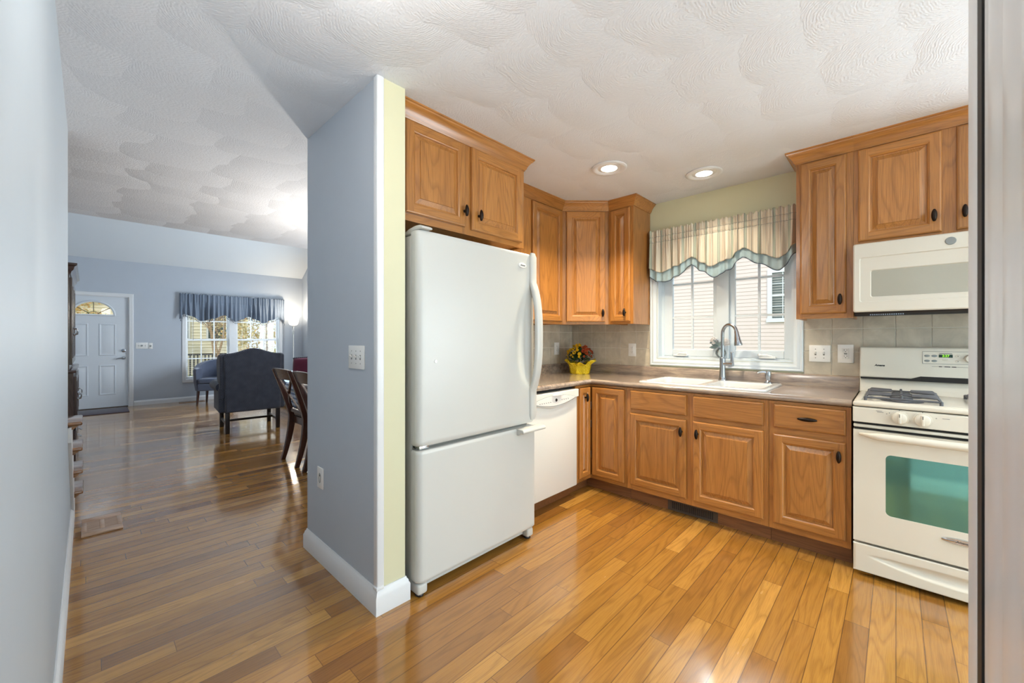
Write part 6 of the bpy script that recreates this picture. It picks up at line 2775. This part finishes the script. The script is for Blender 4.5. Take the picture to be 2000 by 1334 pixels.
def bare_tree(x, y, label):
    t = thing('bare_tree', label, 'tree', (x, y, -.65))
    rnd = random.Random(21)
    mb = MB()

    def grow(p, d, L, r, depth):
        q = p + d * L
        mid = p + d * L * .5 + Vector((rnd.uniform(-1, 1), rnd.uniform(-1, 1), 0)) * L * .05
        mb.tube([p, mid, q], [r, r * .85, r * .7], 6, caps=False)
        if depth:
            for k in range(3 if depth > 1 else 4):
                nd = (d + Vector((rnd.uniform(-.8, .8), rnd.uniform(-.5, .5), rnd.uniform(-.05, .5)))).normalized()
                grow(q if k < 2 else mid, nd, L * rnd.uniform(.62, .82), r * .58, depth - 1)
    grow(Vector((x, y, -.65)), Vector((-.03, 0, 1)), 1.35, .065, 6)
    mb.build('branches', M['bark'], t, smooth=60)


bare_tree(3.15, 17.0, 'bare branching tree on the lawn outside the living room window')


def leafy(name, label, c, r, mats, n, size, trunk=None, seed=1):
    t = thing(name, label, 'tree' if trunk else 'shrub', (c[0], c[1], -.65))
    rnd = random.Random(seed)
    mb = MB()
    for k in range(n):
        a, ph = rnd.uniform(0, 6.283), math.asin(rnd.uniform(-1, 1))
        q = rnd.uniform(.35, 1) ** .5
        p = (c[0] + r[0] * q * math.cos(a) * math.cos(ph), c[1] + r[1] * q * math.sin(a) * math.cos(ph), max(-.6, c[2] + r[2] * q * math.sin(ph)))
        leaf_quad(mb, p, (rnd.uniform(-1, 1), rnd.uniform(-1, 1), rnd.uniform(-1, .6)), (rnd.uniform(-1, 1), rnd.uniform(-1, 1), 1), size * rnd.uniform(.7, 1.3), size * .7, rnd.randrange(len(mats)))
    mb.build('foliage', mats, t, smooth=0, fixn=False)
    mb = MB()
    mb.tube([(c[0], c[1], -.65), (c[0], c[1], c[2])], [.16, .06] if trunk else [.05, .02], 8)
    mb.build('trunk', M['bark'], t)


leafy('autumn_tree', 'tan autumn tree filling the window half nearer the floor lamp', (6.2, 23.0, 3.0), (2.6, 1.8, 2.6), [M['autumn'], M['autumn'], M['autumn'], M['orange_leaves']], 9000, .11, True, 2)
leafy('autumn_tree', 'orange autumn tree seen through the fan window of the front door', (-1.0, 24.0, 3.6), (1.5, 1.2, 1.9), [M['orange_leaves'], M['autumn']], 4500, .12, True, 3)
leafy('green_shrub', 'green shrub below the tan autumn tree', (6.3, 19.0, .5), (.75, .7, .75), [M['green_leaves']], 1500, .13, None, 4)
leafy('orange_shrub', 'small orange shrub beside the tan autumn tree', (4.75, 19.5, .25), (.42, .5, .55), [M['orange_leaves']], 900, .11, None, 5)


# ------------------------------------------------------------------ parts whose look differs from the rest of their thing
LOOKS = dict(knob='oblong dark bronze knob', pull='oblong dark bronze drawer pull', badge='oval chrome badge', foil_wrap='crinkled yellow foil wrap',
             glass_bowl='clear glass bowl', oven_window='dark teal tinted oven window', burner_grate='grey cast iron grate', display='dark display with green digits',
             border_band='pale blue-green scalloped border', bead_fringe='dark bead fringe', lever_handle='brushed steel lever handle', deadbolt='brushed steel deadbolt',
             vent_slot='black vent slot', glass_shade='lit frosted glass shade', scotia='dark oak moulding under the tread', toe_kick='dark oak toe kick',
             bail_pull='bright metal bail pull', underside='black underside', lamp_lens='glowing lamp lens', latch_handle='white latch handle')
for o in COL.objects:
    k = o.name.split('.')[0]
    if o.parent and k in LOOKS and not (k == 'knob' and o.parent.name.startswith('control_panel')) and not (k == 'glass_bowl' and 'vase' not in o.parent.name):
        o['label'] = LOOKS[k]
